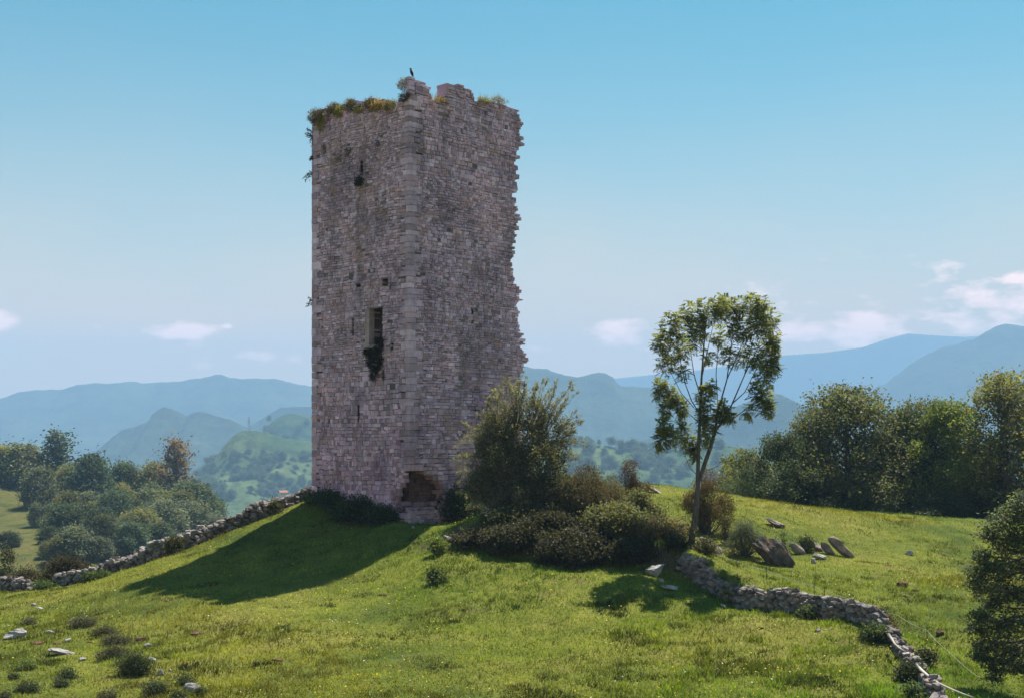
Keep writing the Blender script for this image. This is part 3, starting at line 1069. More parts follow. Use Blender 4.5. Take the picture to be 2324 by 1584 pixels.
# ------------------------------------------------------------------ plants
def leaves(Pn, size, rng, up=0.3, aspect=0.55, tone=(0.65, 1.25), hue=0.12):
    """one four-cornered leaf at each point"""
    n = len(Pn)
    nrm = rng.normal(size=(n, 3)); nrm[:, 2] += up * 2
    nrm /= np.linalg.norm(nrm, axis=1)[:, None]
    t = rng.normal(size=(n, 3))
    t -= nrm * np.sum(t * nrm, 1)[:, None]
    t /= np.linalg.norm(t, axis=1)[:, None] + 1e-9
    b = np.cross(nrm, t)
    s = size * (0.6 + 0.8 * rng.rand(n))[:, None] * 0.5
    V = np.stack([Pn - t * s, Pn + b * s * aspect, Pn + t * s, Pn - b * s * aspect], 1).reshape(-1, 3)
    q = np.arange(4 * n).reshape(n, 4)
    k = tone[0] + (tone[1] - tone[0]) * rng.rand(n)
    h = 1 + hue * rng.normal(size=n)
    c = np.stack([k * h, k, k * (0.9 + 0.2 * rng.rand(n))], 1)
    return V, q, np.repeat(c, 4, axis=0)


def blob_pts(c, r, n, rng, shell=0.45):
    d = rng.normal(size=(n, 3)); d /= np.linalg.norm(d, axis=1)[:, None]
    rad = (shell + (1 - shell) * rng.rand(n)) ** 0.6
    rad *= 0.70 + 0.42 * vnoise(d[:, 0] * 3 + c[0], d[:, 1] * 3 + d[:, 2] * 2 + c[2], int(abs(c[0] * 97 + c[2] * 31)) % 997)
    return np.array(c) + d * rad[:, None] * np.array(r)


def crown_mesh(name, blobs, rng, size, mat, per_area=40.0, up=0.3, aspect=0.55, tone=(0.65, 1.25), tufts=9):
    """leaves gathered in tufts over a handful of uneven masses"""
    VV, QQ, CC = [], [], []
    off = 0
    for (c, r) in blobs:
        area = (r[0] * r[1] + r[0] * r[2] + r[1] * r[2]) * 4.0
        nt_ = max(6, int(area * per_area / tufts))
        tc_ = blob_pts(c, r, nt_, rng)
        kt = (0.75 + 0.5 * rng.rand(nt_)) * (0.8 + 0.4 * rng.rand())
        pp = np.repeat(tc_, tufts, axis=0) + rng.normal(size=(nt_ * tufts, 3)) * size * np.repeat(0.7 + 1.3 * rng.rand(nt_) ** 2, tufts)[:, None]
        V, q, C = leaves(pp, size, rng, up, aspect, tone)
        C = C * np.repeat(np.repeat(kt, tufts), 4)[:, None]
        VV.append(V); QQ.append(q + off); CC.append(C); off += len(V)
    return mesh_np(name, np.concatenate(VV), np.concatenate(QQ), np.concatenate(CC), [mat])


def limb(mb, a, b, r0, r1, rng, bend=0.12, n=6):
    a = Vector(a); b = Vector(b)
    L_ = (b - a).length
    o1 = Vector(rng.normal(size=3)) * L_ * bend * 0.5
    pts_, rad = [], []
    for i in range(n + 1):
        t = i / n
        p = a.lerp(b, t) + o1 * math.sin(math.pi * t) + Vector((0, 0, -L_ * 0.10 * math.sin(math.pi * t)))
        p += Vector(rng.normal(size=3)) * L_ * 0.012 * (0 < i < n)
        pts_.append(p); rad.append(r0 + (r1 - r0) * t)
    mb.tube(pts_, rad, 6)
    return pts_


def make_tree(seed, H, W, nblob, leaf, per_area, trunk_r=None, crown_lo=0.25, lean=0.0, mat=None, open_=0.0):
    """returns (trunk mesh, crown mesh) of a tree H high and W wide standing on the origin"""
    rng = np.random.RandomState(seed)
    tr = trunk_r or H * 0.022
    blobs, mb = [], MB()
    top = H * 0.45
    tp_ = [Vector((0, 0, -0.3)), Vector((0.02 * H * rng.normal(), 0.02 * H * rng.normal(), H * 0.2)), Vector((lean * H * 0.5, 0.03 * H * rng.normal(), top)),
           Vector((lean * H, 0.03 * H * rng.normal(), H * 0.82))]
    mb.tube(tp_, [tr * 1.35, tr, tr * 0.7, tr * 0.15], 6)
    nblob = int(nblob * 1.7)
    for k in range(nblob):
        t = (k + 0.5) / nblob
        zc = H * (crown_lo + (0.95 - crown_lo) * t)
        wr = math.sin(math.pi * min(1.0, 0.18 + 0.82 * t) ** 0.9) ** 0.7
        ang = k * 2.4 + rng.rand()
        rr = W * 0.5 * wr * (0.25 + 0.65 * rng.rand() ** 0.7)
        r = W * (0.11 + 0.14 * rng.rand()) * (1 - open_ * 0.25)
        c = (math.cos(ang) * rr + lean * zc, math.sin(ang) * rr, min(zc, H - r * 0.8))
        blobs.append((c, (r, r, r * (0.65 + 0.2 * rng.rand()))))
        s = tp_[1].lerp(tp_[3], min(0.9, t * 0.8 + 0.02))
        pl = limb(mb, s, c, tr * 0.42 * (1.1 - 0.6 * t), tr * 0.08, rng)
        for q in range(4):
            e = Vector(c) + Vector(rng.normal(size=3)).normalized() * r * 0.85
            limb(mb, pl[3 + q % 3], e, tr * 0.13, tr * 0.03, rng, 0.15, 4)
    cm = crown_mesh("crown", blobs, rng, leaf, mat or M_LEAF, per_area)
    return mb.mesh("trunk", M_BARK, True), cm


def place_tree(name, label, cat, loc, tm, cm, scale, rz, colr, group):
    t = thing(name, label, cat, loc, rz, group)
    t.scale = scale
    a = obj("trunk", tm, t); b = obj("crown", cm, t)
    b.color = (*colr, 1)
    return t


# greens as object tints (real leaf colours)
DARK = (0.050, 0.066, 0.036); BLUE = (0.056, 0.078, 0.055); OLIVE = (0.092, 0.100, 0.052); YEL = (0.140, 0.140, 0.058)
GREY = (0.105, 0.118, 0.084); RED = (0.125, 0.085, 0.062); BRIGHT = (0.125, 0.155, 0.042); BROWN = (0.105, 0.085, 0.048)

# --- wood on the slope beyond the left wall
TEMPL = [make_tree(100 + i, 10.0, 9.5, 15, 0.55, 12.5, None, 0.12) for i in range(4)]
TALL = make_tree(140, 10.0, 5.2, 12, 0.42, 16.0, None, 0.25, 0.02, None, 0.4)
MID = [  # crop coordinates: centre x, centre y, width, height, tint, template, label
    (15, 690, 190, 230, YEL, 0, "yellow-green tree cut by the left edge of the photo above the meadow"),
    (165, 610, 310, 260, OLIVE, 1, "broad olive tree with a domed crown at the upper left of the wood"),
    (245, 540, 170, 190, DARK, 2, "dark tree top showing behind the domed olive crown"),
    (400, 660, 230, 360, DARK, 4, "tall dark tree with a bare forked trunk on the wood's skyline"),
    (540, 650, 140, 190, GREY, 3, "grey-green tree just right of the tall forked one"),
    (585, 720, 150, 200, OLIVE, 0, "olive tree stepping down the skyline right of the grey-green one"),
    (60, 790, 230, 170, DARK, 1, "dark tree in shade at the top edge of the left meadow"),
    (205, 815, 120, 120, YEL, 2, "small yellow-green tree behind the round grey tree on the meadow"),
    (285, 890, 200, 240, GREY, 3, "round grey-green tree standing alone on the meadow with its shadow"),
    (485, 850, 160, 190, YEL, 0, "yellowish tree between the round grey tree and the dark heart of the wood"),
    (640, 840, 260, 300, BLUE, 1, "large bluish dark tree in the heart of the wood"),
    (680, 700, 120, 130, DARK, 2, "small dark crown on the skyline left of the wood's middle"),
    (765, 740, 110, 130, DARK, 3, "dark round crown on the skyline over the wood's middle"),
    (860, 840, 190, 230, DARK, 0, "dark olive tree right of the bluish one in the wood's middle"),
    (950, 830, 170, 190, OLIVE, 2, "olive tree with a pale top left of the big yellow-olive crown"),
    (1085, 850, 240, 260, YEL, 1, "big yellow-olive crown left of the reddish tall tree"),
    (1235, 800, 220, 420, RED, 4, "tall reddish brown tree rising above the right end of the wood"),
    (1400, 810, 130, 190, RED, 3, "smaller reddish tree at the right end of the wood's skyline"),
    (1110, 760, 90, 110, RED, 2, "small reddish crown peeping out left of the tall reddish tree"),
    (1330, 1000, 280, 240, DARK, 0, "dark spreading tree at the foot of the tall reddish tree"),
    (1465, 1050, 160, 170, BLUE, 1, "bluish tree at the wood's lower right end beside the far hill"),
    (1050, 1020, 240, 200, OLIVE, 2, "olive tree below the big yellow-olive crown"),
    (1175, 1010, 130, 150, YEL, 3, "small bright yellowish tree under the tall reddish tree"),
    (790, 1060, 200, 230, BLUE, 0, "bluish dark tree in the middle rows of the wood"),
    (600, 1040, 240, 200, GREY, 1, "wide grey-green tree at the meadow side of the wood"),
    (460, 1130, 240, 210, DARK, 2, "dark low tree at the meadow side of the wood's front"),
    (700, 1140, 190, 190, BLUE, 3, "bluish tree in the front rows left of the wood's middle"),
    (970, 1160, 240, 190, YEL, 0, "yellow-olive tree low in the front of the wood above the wall"),
    (1150, 1100, 250, 210, GREY, 1, "grey-green tree in the front right of the wood"),
    (1330, 1100, 230, 180, GREY, 2, "grey-green tree just over the wall where the wall climbs steeply"),
    (525, 1280, 210, 210, GREY, 3, "pale grey-green tree with a thin trunk at the near left corner of the wood"),
    (920, 1250, 190, 190, BLUE, 2, "dark bluish tree close behind the stone wall"),
    (790, 1230, 170, 160, GREY, 0, "low grey tree between the pale corner tree and the dark bluish one"),
    (690, 1320, 170, 140, GREY, 1, "pale bushy tree just above the brown scrub behind the wall"),
    (1110, 1220, 230, 150, DARK, 3, "dark low tree behind the middle of the stone wall"),
    (1480, 1130, 130, 110, GREY, 0, "small grey tree where the wood meets the wall near the tower"),
    (60, 1250, 130, 100, DARK, 2, "dark bush on the lower meadow at the left edge"),
    (345, 1225, 120, 110, DARK, 1, "dark bush at the meadow's edge beside the pale corner tree"),
    (255, 1080, 90, 150, GREY, 3, "narrow hedge bush down the middle of the left meadow"),
]
rng_t = np.random.RandomState(5)
for (cx, cy, w, h, tint_, ti, lab) in MID:
    px, pyc = c3(cx, cy)
    base_py = pyc + h * 0.3248 * (0.56 if ti != 4 else 0.62)
    p = hit(px, base_py, 105)
    Hm = (base_py - (pyc - h * 0.3248 * 0.5)) * p.y / F * 1.12
    Wm = w * 0.3248 * p.y / F
    tm, cm = (TALL if ti == 4 else TEMPL[ti])
    ref_w = 5.2 if ti == 4 else 9.5
    sw = Wm / ref_w * 1.32
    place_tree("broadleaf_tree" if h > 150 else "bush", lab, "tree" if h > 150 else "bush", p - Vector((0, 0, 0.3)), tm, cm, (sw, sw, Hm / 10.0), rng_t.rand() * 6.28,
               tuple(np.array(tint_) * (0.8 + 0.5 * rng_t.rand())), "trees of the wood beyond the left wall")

rng_f = np.random.RandomState(15)
for k in range(46):
    x = 330 + 1150 * rng_f.rand()
    ylim = 1400 - (x - 400) * 0.30
    y = ylim - 20 - 330 * rng_f.rand()
    px, py = c3(x, y)
    p = hit(px, py + 20, 105)
    w = (95 + 90 * rng_f.rand()) * 0.3248 / F * p.y
    tm, cm = TEMPL[k % 4]
    place_tree("broadleaf_tree", "tree crown packed among the others low in the wood beyond the left wall", "tree", p - Vector((0, 0, 0.3)), tm, cm, (w / 7.5, w / 7.5, w / 9.0 * (0.9 + 0.4 * rng_f.rand())), rng_f.rand() * 6.28,
               tuple(np.array([DARK, BLUE, GREY, OLIVE, YEL][rng_f.randint(5)]) * (0.6 + 0.8 * rng_f.rand())), "trees packed low in the wood beyond the left wall")

# --- small trees on the hazy slopes
far_t = make_tree(160, 8.0, 8.0, 8, 0.8, 7.0)
rngf = np.random.RandomState(77)


def scatter_far(V, n, pxr, pyr, label, group, smin, smax, tint_=BLUE):
    Vf = V[:46].reshape(-1, 3)
    px = CX + F * Vf[:, 0] / Vf[:, 1]; py = HZ - F * Vf[:, 2] / Vf[:, 1]
    ok = np.where((px > pxr[0]) & (px < pxr[1]) & (py > pyr[0]) & (py < pyr[1]))[0]
    if not len(ok): return
    cl_ = vnoise(px[ok] * 0.04, py[ok] * 0.07, 3) ** 2.5
    pick = rngf.choice(ok, size=n, p=cl_ / cl_.sum())
    for i in pick:
        p = Vf[i] + np.array([rngf.normal() * 4, rngf.normal() * 3, -0.8])
        s = smin + (smax - smin) * rngf.rand() ** 1.5
        place_tree("hillside_tree", label, "tree", Vector(p), far_t[0], far_t[1], (s, s, s * (0.8 + 0.3 * rngf.rand())), rngf.rand() * 6.28, tuple(np.array(tint_) * (0.8 + 0.5 * rngf.rand())), group)


scatter_far(V_G1, 240, (440, 708), (1030, 1130), "small hazy tree on the green slope between the wood and the tower", "hazy trees on the slope left of the tower", 0.45, 1.35)
scatter_far(V_G2, 14, (590, 708), (955, 1030), "tiny hazy tree near the top of the green hill left of the tower", "hazy trees on the hilltop left of the tower", 0.7, 1.4)
scatter_far(V_G3, 110, (1285, 1640), (1005, 1095), "small hazy tree among the valley fields right of the tower", "hazy trees among the valley fields", 0.6, 1.7)

# --- oaks at the far side of the right field
rng_o = np.random.RandomState(9)
OAK = [make_tree(200 + i, 9.0, 7.6, 15, 0.18, 52.0, 0.22, 0.06, 0.0, None, 0.1) for i in range(3)]
OPENOAK = make_tree(210, 9.0, 8.4, 20, 0.17, 44.0, 0.24, 0.15, 0.0, None, 0.3)
RIGHT = [  # centre px, top py, base py, width px, distance, tint, template, label
    (1925, 868, 1172, 250, 84, OLIVE, 3, "big open oak with dark forking limbs in the middle of the right tree row"),
    (1770, 975, 1152, 150, 80, DARK, 0, "low dark tree at the left end of the right tree row"),
    (1845, 925, 1168, 130, 82, OLIVE, 1, "olive tree filling in left of the big open oak"),
    (2050, 925, 1174, 165, 85, DARK, 2, "dark oak just right of the big open oak"),
    (2155, 900, 1178, 175, 83, BRIGHT, 0, "oak with a bright yellow-green top in the right tree row"),
    (2285, 835, 1182, 230, 82, YEL, 1, "tallest oak of the right row, cut by the photo's edge"),
    (2100, 898, 1177, 170, 86, OLIVE, 1, "olive oak filling the skyline between the dark oak and the bright-topped one"),
    (2420, 850, 1185, 230, 84, OLIVE, 2, "oak mostly outside the right edge behind the tallest one"),
    (1685, 1015, 1118, 140, 92, YEL, 2, "sunlit yellow-green tree beyond the slender tree's stems"),
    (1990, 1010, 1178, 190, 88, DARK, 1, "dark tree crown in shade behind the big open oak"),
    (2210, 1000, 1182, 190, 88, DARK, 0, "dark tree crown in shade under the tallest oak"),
]
for (px, tpy, bpy_, w, Y, tint_, ti, lab) in RIGHT:
    x = PX(px, Y); z = gz1(x, Y)
    tm, cm = (OPENOAK if ti == 3 else OAK[ti])
    Hm = PZ(tpy, Y) - z
    sw = 1.42 * w / F * Y / (8.4 if ti == 3 else 7.6)
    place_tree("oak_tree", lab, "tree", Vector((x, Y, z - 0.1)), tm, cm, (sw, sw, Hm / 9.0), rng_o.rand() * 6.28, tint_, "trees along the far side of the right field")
und = [make_tree(230 + i, 3.0, 4.0, 9, 0.13, 95.0, 0.06, 0.02) for i in range(2)]
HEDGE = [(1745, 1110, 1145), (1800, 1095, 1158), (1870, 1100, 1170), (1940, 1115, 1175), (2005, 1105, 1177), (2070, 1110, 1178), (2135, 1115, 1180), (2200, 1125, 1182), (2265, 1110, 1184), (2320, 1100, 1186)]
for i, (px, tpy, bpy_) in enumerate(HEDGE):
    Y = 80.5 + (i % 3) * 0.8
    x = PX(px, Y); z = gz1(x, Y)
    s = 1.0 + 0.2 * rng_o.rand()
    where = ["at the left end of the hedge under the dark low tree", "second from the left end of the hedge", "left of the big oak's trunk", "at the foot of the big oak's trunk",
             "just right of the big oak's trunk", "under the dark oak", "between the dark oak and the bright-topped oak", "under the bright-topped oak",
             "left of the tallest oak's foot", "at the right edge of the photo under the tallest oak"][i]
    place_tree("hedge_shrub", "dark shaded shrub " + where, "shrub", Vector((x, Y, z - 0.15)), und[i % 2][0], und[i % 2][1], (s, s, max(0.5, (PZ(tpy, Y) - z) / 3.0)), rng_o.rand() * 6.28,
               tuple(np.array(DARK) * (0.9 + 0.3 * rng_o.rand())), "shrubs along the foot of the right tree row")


# --- bushes built on their own
def bush(name, label, cat, cx, top, base, w, tint_, leaf=0.09, dens=90.0, nblob=7, Y=None, mat=None, seed=0, spiky=0.0, group=None, aspect=0.55, stems=True, thick=0.8):
    rng = np.random.RandomState(seed + 1000)
    if Y is None:
        p = hit(cx, base)
    else:
        p = Vector((PX(cx, Y), Y, gz1(PX(cx, Y), Y)))
    Hm = max(0.2, PZ(top, p.y) - p.z); Wm = w / F * p.y
    t = thing(name, label, cat, p, 0, group)
    blobs = []
    for k in range(int(nblob * 1.7)):
        a = rng.rand() * 6.28
        rr = Wm * 0.37 * math.sqrt(rng.rand())
        r = Wm * (0.10 + 0.15 * rng.rand())
        rz_ = min(r * 1.0, Hm * 0.40)
        zc = rz_ * 0.6 + (Hm - rz_ * 1.6) * (1 - (rr / (Wm * 0.40)) ** 2 * 0.6) * (0.06 + 0.94 * rng.rand())
        blobs.append(((math.cos(a) * rr * 1.15, math.sin(a) * rr * thick, max(zc, rz_ * 0.4)), (r, r * 0.9, rz_)))
    blobs.append(((0, 0, Hm - min(Wm * 0.24, Hm * 0.34)), (Wm * 0.24, Wm * 0.24, min(Wm * 0.24, Hm * 0.34))))
    blobs.append(((0.05 * Wm, 0, Hm * 0.42), (Wm * 0.3, Wm * 0.26, Hm * 0.34)))
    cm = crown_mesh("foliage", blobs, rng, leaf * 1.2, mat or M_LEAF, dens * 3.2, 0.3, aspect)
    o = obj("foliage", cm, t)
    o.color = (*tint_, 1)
    mb = MB()
    for (c, r) in blobs:
        for q in range(3 if spiky else 2):
            e = Vector(c) + Vector(rng.normal(size=3)) * r[0] * 0.55
            if spiky:
                e.z = min(Hm * 0.98, e.z + r[2] * 0.4 * spiky * rng.rand())
            e.z = max(e.z, 0.05)
            limb(mb, (rng.normal() * Wm * 0.04, rng.normal() * Wm * 0.04, -0.05), e, 0.012 + 0.008 * Wm, 0.004, rng, 0.15, 4)
    mb.build("stem", M_BARK, t, True)
    return t


# slender tree on the bank
YT = 50.3
ash = thing("ash_tree", "slender two-stemmed tree with feathery leaves leaning on the bank at the wall's end", "tree", hit(1568, 1244, 48))
ORG = ash.location.copy()
rga = np.random.RandomState(3)


def TP(px, py, dy=0.0):
    return P(px, py, YT + dy) - ORG


tk = MB()
Ypath = lambda pts_, r: tk.tube([TP(*p) for p in pts_], r, 8 if False else 6)
tk.tube([TP(1563, 1256), TP(1568, 1235), TP(1577, 1180), TP(1583, 1120), TP(1586, 1085)], [0.20, 0.145, 0.12, 0.11, 0.10], 6)
br = MB()
br.tube([TP(1583, 1100), TP(1586, 1000, -0.1), TP(1589, 940, -0.2), TP(1592, 860, -0.3), TP(1598, 780, -0.2), TP(1604, 710, 0)], [0.085, 0.07, 0.058, 0.042, 0.026, 0.01], 6)
br.tube([TP(1586, 1090), TP(1600, 1050, 0.1), TP(1614, 1010, 0.2), TP(1622, 980, 0.3)], [0.095, 0.085, 0.075, 0.065], 6)
LIMB_K = 0.72
LIMBS = [  # (pixel path with depth), start radius
    ([(1622, 980, .3), (1630, 930, .4), (1650, 860, .5), (1660, 780, .5), (1668, 690, .4)], 0.06),
    ([(1622, 980, .3), (1645, 950, .1), (1662, 915, -.2), (1690, 850, -.5), (1710, 770, -.8), (1725, 690, -.9)], 0.06),
    ([(1662, 915, -.2), (1690, 890, .2), (1720, 830, .6), (1745, 770, .8)], 0.035),
    ([(1650, 960, .1), (1690, 930, -.4), (1720, 905, -.9), (1745, 890, -1.2)], 0.028),
    ([(1630, 930, .4), (1625, 850, 1.0), (1632, 760, 1.3), (1645, 690, 1.4)], 0.035),
    ([(1589, 940, -.2), (1570, 910, -.6), (1555, 870, -1.0), (1540, 800, -1.3), (1530, 740, -1.3)], 0.04),
    ([(1590, 900, -.25), (1575, 850, .3), (1565, 780, .8), (1562, 715, 1.0)], 0.035),
    ([(1592, 860, -.3), (1605, 800, -.8), (1620, 730, -1.0), (1630, 680, -1.0)], 0.03),
    ([(1588, 960, -.1), (1560, 935, .5), (1535, 910, .9), (1505, 875, 1.2)], 0.03),
    ([(1575, 925, .2), (1545, 890, -.2), (1520, 840, -.3), (1500, 785, -.4)], 0.028),
    ([(1586, 1010, -.1), (1570, 1040, -.4), (1550, 1010, -.7), (1520, 985, -.9), (1500, 975, -1.0)], 0.026),
    ([(1584, 1080, 0), (1565, 1060, .3), (1550, 1020, .6), (1540, 960, .7)], 0.022),
    ([(1690, 850, -.5), (1720, 790, -.2), (1740, 720, 0), (1748, 680, .1)], 0.03),
    ([(1650, 860, .5), (1685, 780, .9), (1700, 720, 1.1), (1705, 680, 1.2)], 0.03),
    ([(1603, 1068, .1), (1640, 1052, -.2), (1665, 1040, -.3)], 0.018),
    ([(1660, 780, .5), (1645, 720, .2), (1640, 685, .1)], 0.02),
]
for pts_, r in LIMBS:
    n = len(pts_)
    br.tube([TP(*p) for p in pts_], [LIMB_K * r * (1 - 0.85 * i / (n - 1)) for i in range(n)], 6)
sprays = []
CLUMPS = [  # px, py, depth, radius px, number of leaf sprays
    (1500, 770, -.4, 24, 26), (1525, 735, -1.2, 30, 34), (1560, 712, 1.0, 32, 36), (1600, 705, 0, 30, 34), (1540, 790, -1.2, 30, 30), (1510, 820, -.3, 24, 20), (1575, 760, .8, 30, 28),
    (1640, 690, .1, 24, 26), (1668, 690, .4, 26, 30), (1705, 685, 1.2, 24, 28), (1728, 685, -.9, 18, 20), (1745, 720, 0, 26, 34), (1720, 730, -.9, 28, 34), (1690, 740, 1.0, 28, 26), (1755, 770, .8, 22, 30),
    (1740, 800, .6, 30, 34), (1710, 800, -.8, 28, 26), (1755, 825, .5, 20, 24), (1735, 850, .3, 24, 22), (1680, 800, .9, 24, 16), (1665, 740, .4, 24, 20), (1632, 760, 1.3, 24, 18), (1630, 690, -1, 24, 26), (1650, 800, .4, 22, 14),
    (1500, 875, 1.2, 22, 22), (1520, 895, 1, 22, 24), (1545, 915, .9, 20, 18), (1510, 920, .8, 18, 10), (1508, 960, -1.0, 20, 22), (1500, 990, -.9, 18, 20), (1530, 985, -.8, 20, 14), (1550, 960, .6, 18, 12),
    (1598, 890, -.4, 20, 20), (1612, 870, -.3, 16, 12), (1600, 935, -.2, 22, 22), (1635, 925, .4, 24, 26), (1655, 935, .2, 16, 14), (1735, 895, -1.1, 22, 26), (1745, 920, -1.2, 14, 14), (1715, 880, -.8, 16, 12), (1700, 925, -.6, 14, 8),
    (1600, 985, 0, 20, 16), (1560, 1000, .3, 22, 16), (1575, 1020, .2, 16, 12), (1620, 960, .3, 14, 8), (1590, 740, -.2, 24, 18), (1610, 800, -.7, 20, 10), (1548, 840, -1, 20, 10), (1650, 1045, -.3, 10, 4),
]
VV, QQ, CC = [], [], []
off = 0
for (px, py, dy, rp, n) in CLUMPS:
    c = np.array(TP(px, py, dy))
    rad = rp / F * YT * 0.88
    c = c - np.array([0, 0, 0.12])
    tone = 0.8 + 0.45 * rga.rand()
    for q in range(int(n * (4.4 if py < 860 else 5.5))):
        d = rga.normal(size=3); d /= np.linalg.norm(d)
        o_ = c + d * rad * rga.rand() ** 0.5 * np.array([0.95, 1.25, 1.3])
        # a pinnate leaf: leaflets in pairs along a drooping stalk
        ax = rga.normal(size=3); ax[2] = 0.25 + 0.7 * rga.normal(); ax += d * 0.7
        ax /= np.linalg.norm(ax)
        sd = np.cross(ax, (0, 0, 1)); sd /= np.linalg.norm(sd) + 1e-9
        up = np.cross(sd, ax)
        L_ = 0.17 + 0.10 * rga.rand()
        kk = tone * (0.75 + 0.5 * rga.rand())
        for s in range(5):
            t = (s + 0.6) / 5
            pc = o_ + ax * L_ * t - np.array([0, 0, 0.12 * L_ * t * t * 3])
            for sg in (-1, 1):
                ld = sd * sg * 0.9 + ax * 0.45 - up * 0.35
                ld /= np.linalg.norm(ld)
                wd = np.cross(ld, up); wd /= np.linalg.norm(wd) + 1e-9
                ll = 0.11 + 0.04 * rga.rand(); ww = 0.024
                VV.append(np.stack([pc, pc + ld * ll * 0.5 + wd * ww, pc + ld * ll, pc + ld * ll * 0.5 - wd * ww]))
                QQ.append((off, off + 1, off + 2, off + 3)); off += 4
                CC.append(np.tile(np.array([kk * 1.05, kk, kk * 0.9]), (4, 1)))
    for q in range(max(3, n // 5)):   # twigs into the clump
        e = c + rga.normal(size=3) * rad * 0.6
        s = c + np.array([(1600 - px) / F * YT * 0.22, 0, -0.35])
        br.tube([s, (s + e) / 2 + rga.normal(size=3) * 0.04, e], [0.012, 0.009, 0.004], 4)
o = obj("crown", mesh_np("crown", np.concatenate(VV), np.array(QQ), np.concatenate(CC), [M_LEAF]), ash)
o.color = (0.135, 0.155, 0.06, 1)
tk.build("trunk", M_BARK, ash, True)
br.build("branches", M_BARK, ash, True)

# hawthorn against the tower
YH = 54.6
haw = thing("hawthorn_bush", "large wispy thorn bush with pale leaf tips against the tower's right face", "bush", (PX(1185, YH), YH, gz1(PX(1185, YH), YH)))
HO = haw.location.copy()
rgh = np.random.RandomState(21)
hs = MB()
HP = lambda px, py, dy=0.0: P(px, py, YH + dy) - HO
VV, QQ, CC = [], [], []
off = 0


def add_leaves(pp, size, rng, up=0.3, tone=(0.65, 1.25), kt=None, asp=0.55):
    global off
    V, q, C = leaves(np.asarray(pp), size, rng, up, asp, tone)
    if kt is not None: C = C * np.asarray(kt)
    VV.append(V); QQ.append(q + off); CC.append(C); off += len(V)


HBL = [(1180, 1000, 0, 75, 85), (1150, 1060, -.4, 75, 70), (1225, 1060, -.5, 75, 80), (1180, 1130, -.8, 85, 60), (1120, 1010, .4, 50, 55), (1250, 990, .3, 55, 65), (1200, 940, .5, 60, 50), (1100, 1100, -.2, 50, 50),
       (1260, 1120, -.6, 60, 60), (1140, 960, .6, 50, 40), (1230, 1180, -1.0, 60, 40), (1165, 1185, -1.0, 60, 35)]
for (px, py, dy, rx, rz_) in HBL:
    c = HP(px, py, dy); rx_ = rx / F * YH; rzz = rz_ / F * YH
    n = int(rx * rz_ * (0.20 if py < 1010 else 0.34))
    tcs = blob_pts(tuple(c), (rx_, rx_ * 0.85, rzz), n, rgh, 0.3)
    kt = 0.7 + 0.6 * rgh.rand(n)
    pp = np.repeat(tcs, 7, axis=0) + rgh.normal(size=(n * 7, 3)) * 0.07
    light = np.where(rgh.rand(n) < 0.12, 1.7, 1.0) * kt
    add_leaves(pp, 0.085, rgh, 0.3, (0.6, 1.3), np.repeat(np.repeat(light, 7), 4)[:, None])
    for q in range(5):
        limb(hs, (rgh.normal() * 0.15, rgh.normal() * 0.15, -0.1), c + Vector(rgh.normal(size=3)) * rx_ * 0.5, 0.05, 0.012, rgh, 0.2, 5)
# long arching shoots
SH = [((1120, 1000), (1035, 1010)), ((1110, 1010), (1045, 990)), ((1100, 1060), (1028, 1055)), ((1100, 1090), (1040, 1085)), ((1120, 960), (1095, 935)), ((1140, 950), (1110, 905)), ((1150, 930), (1140, 860)),
      ((1165, 930), (1158, 850)), ((1180, 920), (1185, 840)), ((1170, 930), (1175, 870)), ((1200, 930), (1195, 870)), ((1210, 930), (1222, 868)), ((1220, 930), (1240, 855)), ((1235, 940), (1268, 850)), ((1240, 950), (1300, 855)),
      ((1250, 960), (1308, 880)), ((1260, 980), (1315, 925)), ((1265, 1000), (1325, 960)), ((1265, 1020), (1322, 1000)), ((1255, 960), (1290, 890)), ((1215, 920), (1210, 880)), ((1270, 1050), (1310, 1040)), ((1190, 920), (1160, 880)),
      ((1130, 970), (1085, 960)), ((1245, 960), (1275, 905)), ((1265, 990), (1318, 945)), ((1110, 1120), (1060, 1125)), ((1105, 1040), (1050, 1035)), ((1150, 940), (1120, 890)), ((1260, 1010), (1312, 975)), ((1225, 935), (1255, 880)), ((1095, 1040), (1032, 1040)), ((1090, 1075), (1035, 1070)), ((1100, 1000), (1050, 965)), ((1115, 980), (1070, 945)), ((1090, 1120), (1045, 1110)), ((1120, 940), (1100, 900)), ((1105, 1150), (1065, 1150)), ((1130, 920), (1128, 880))]
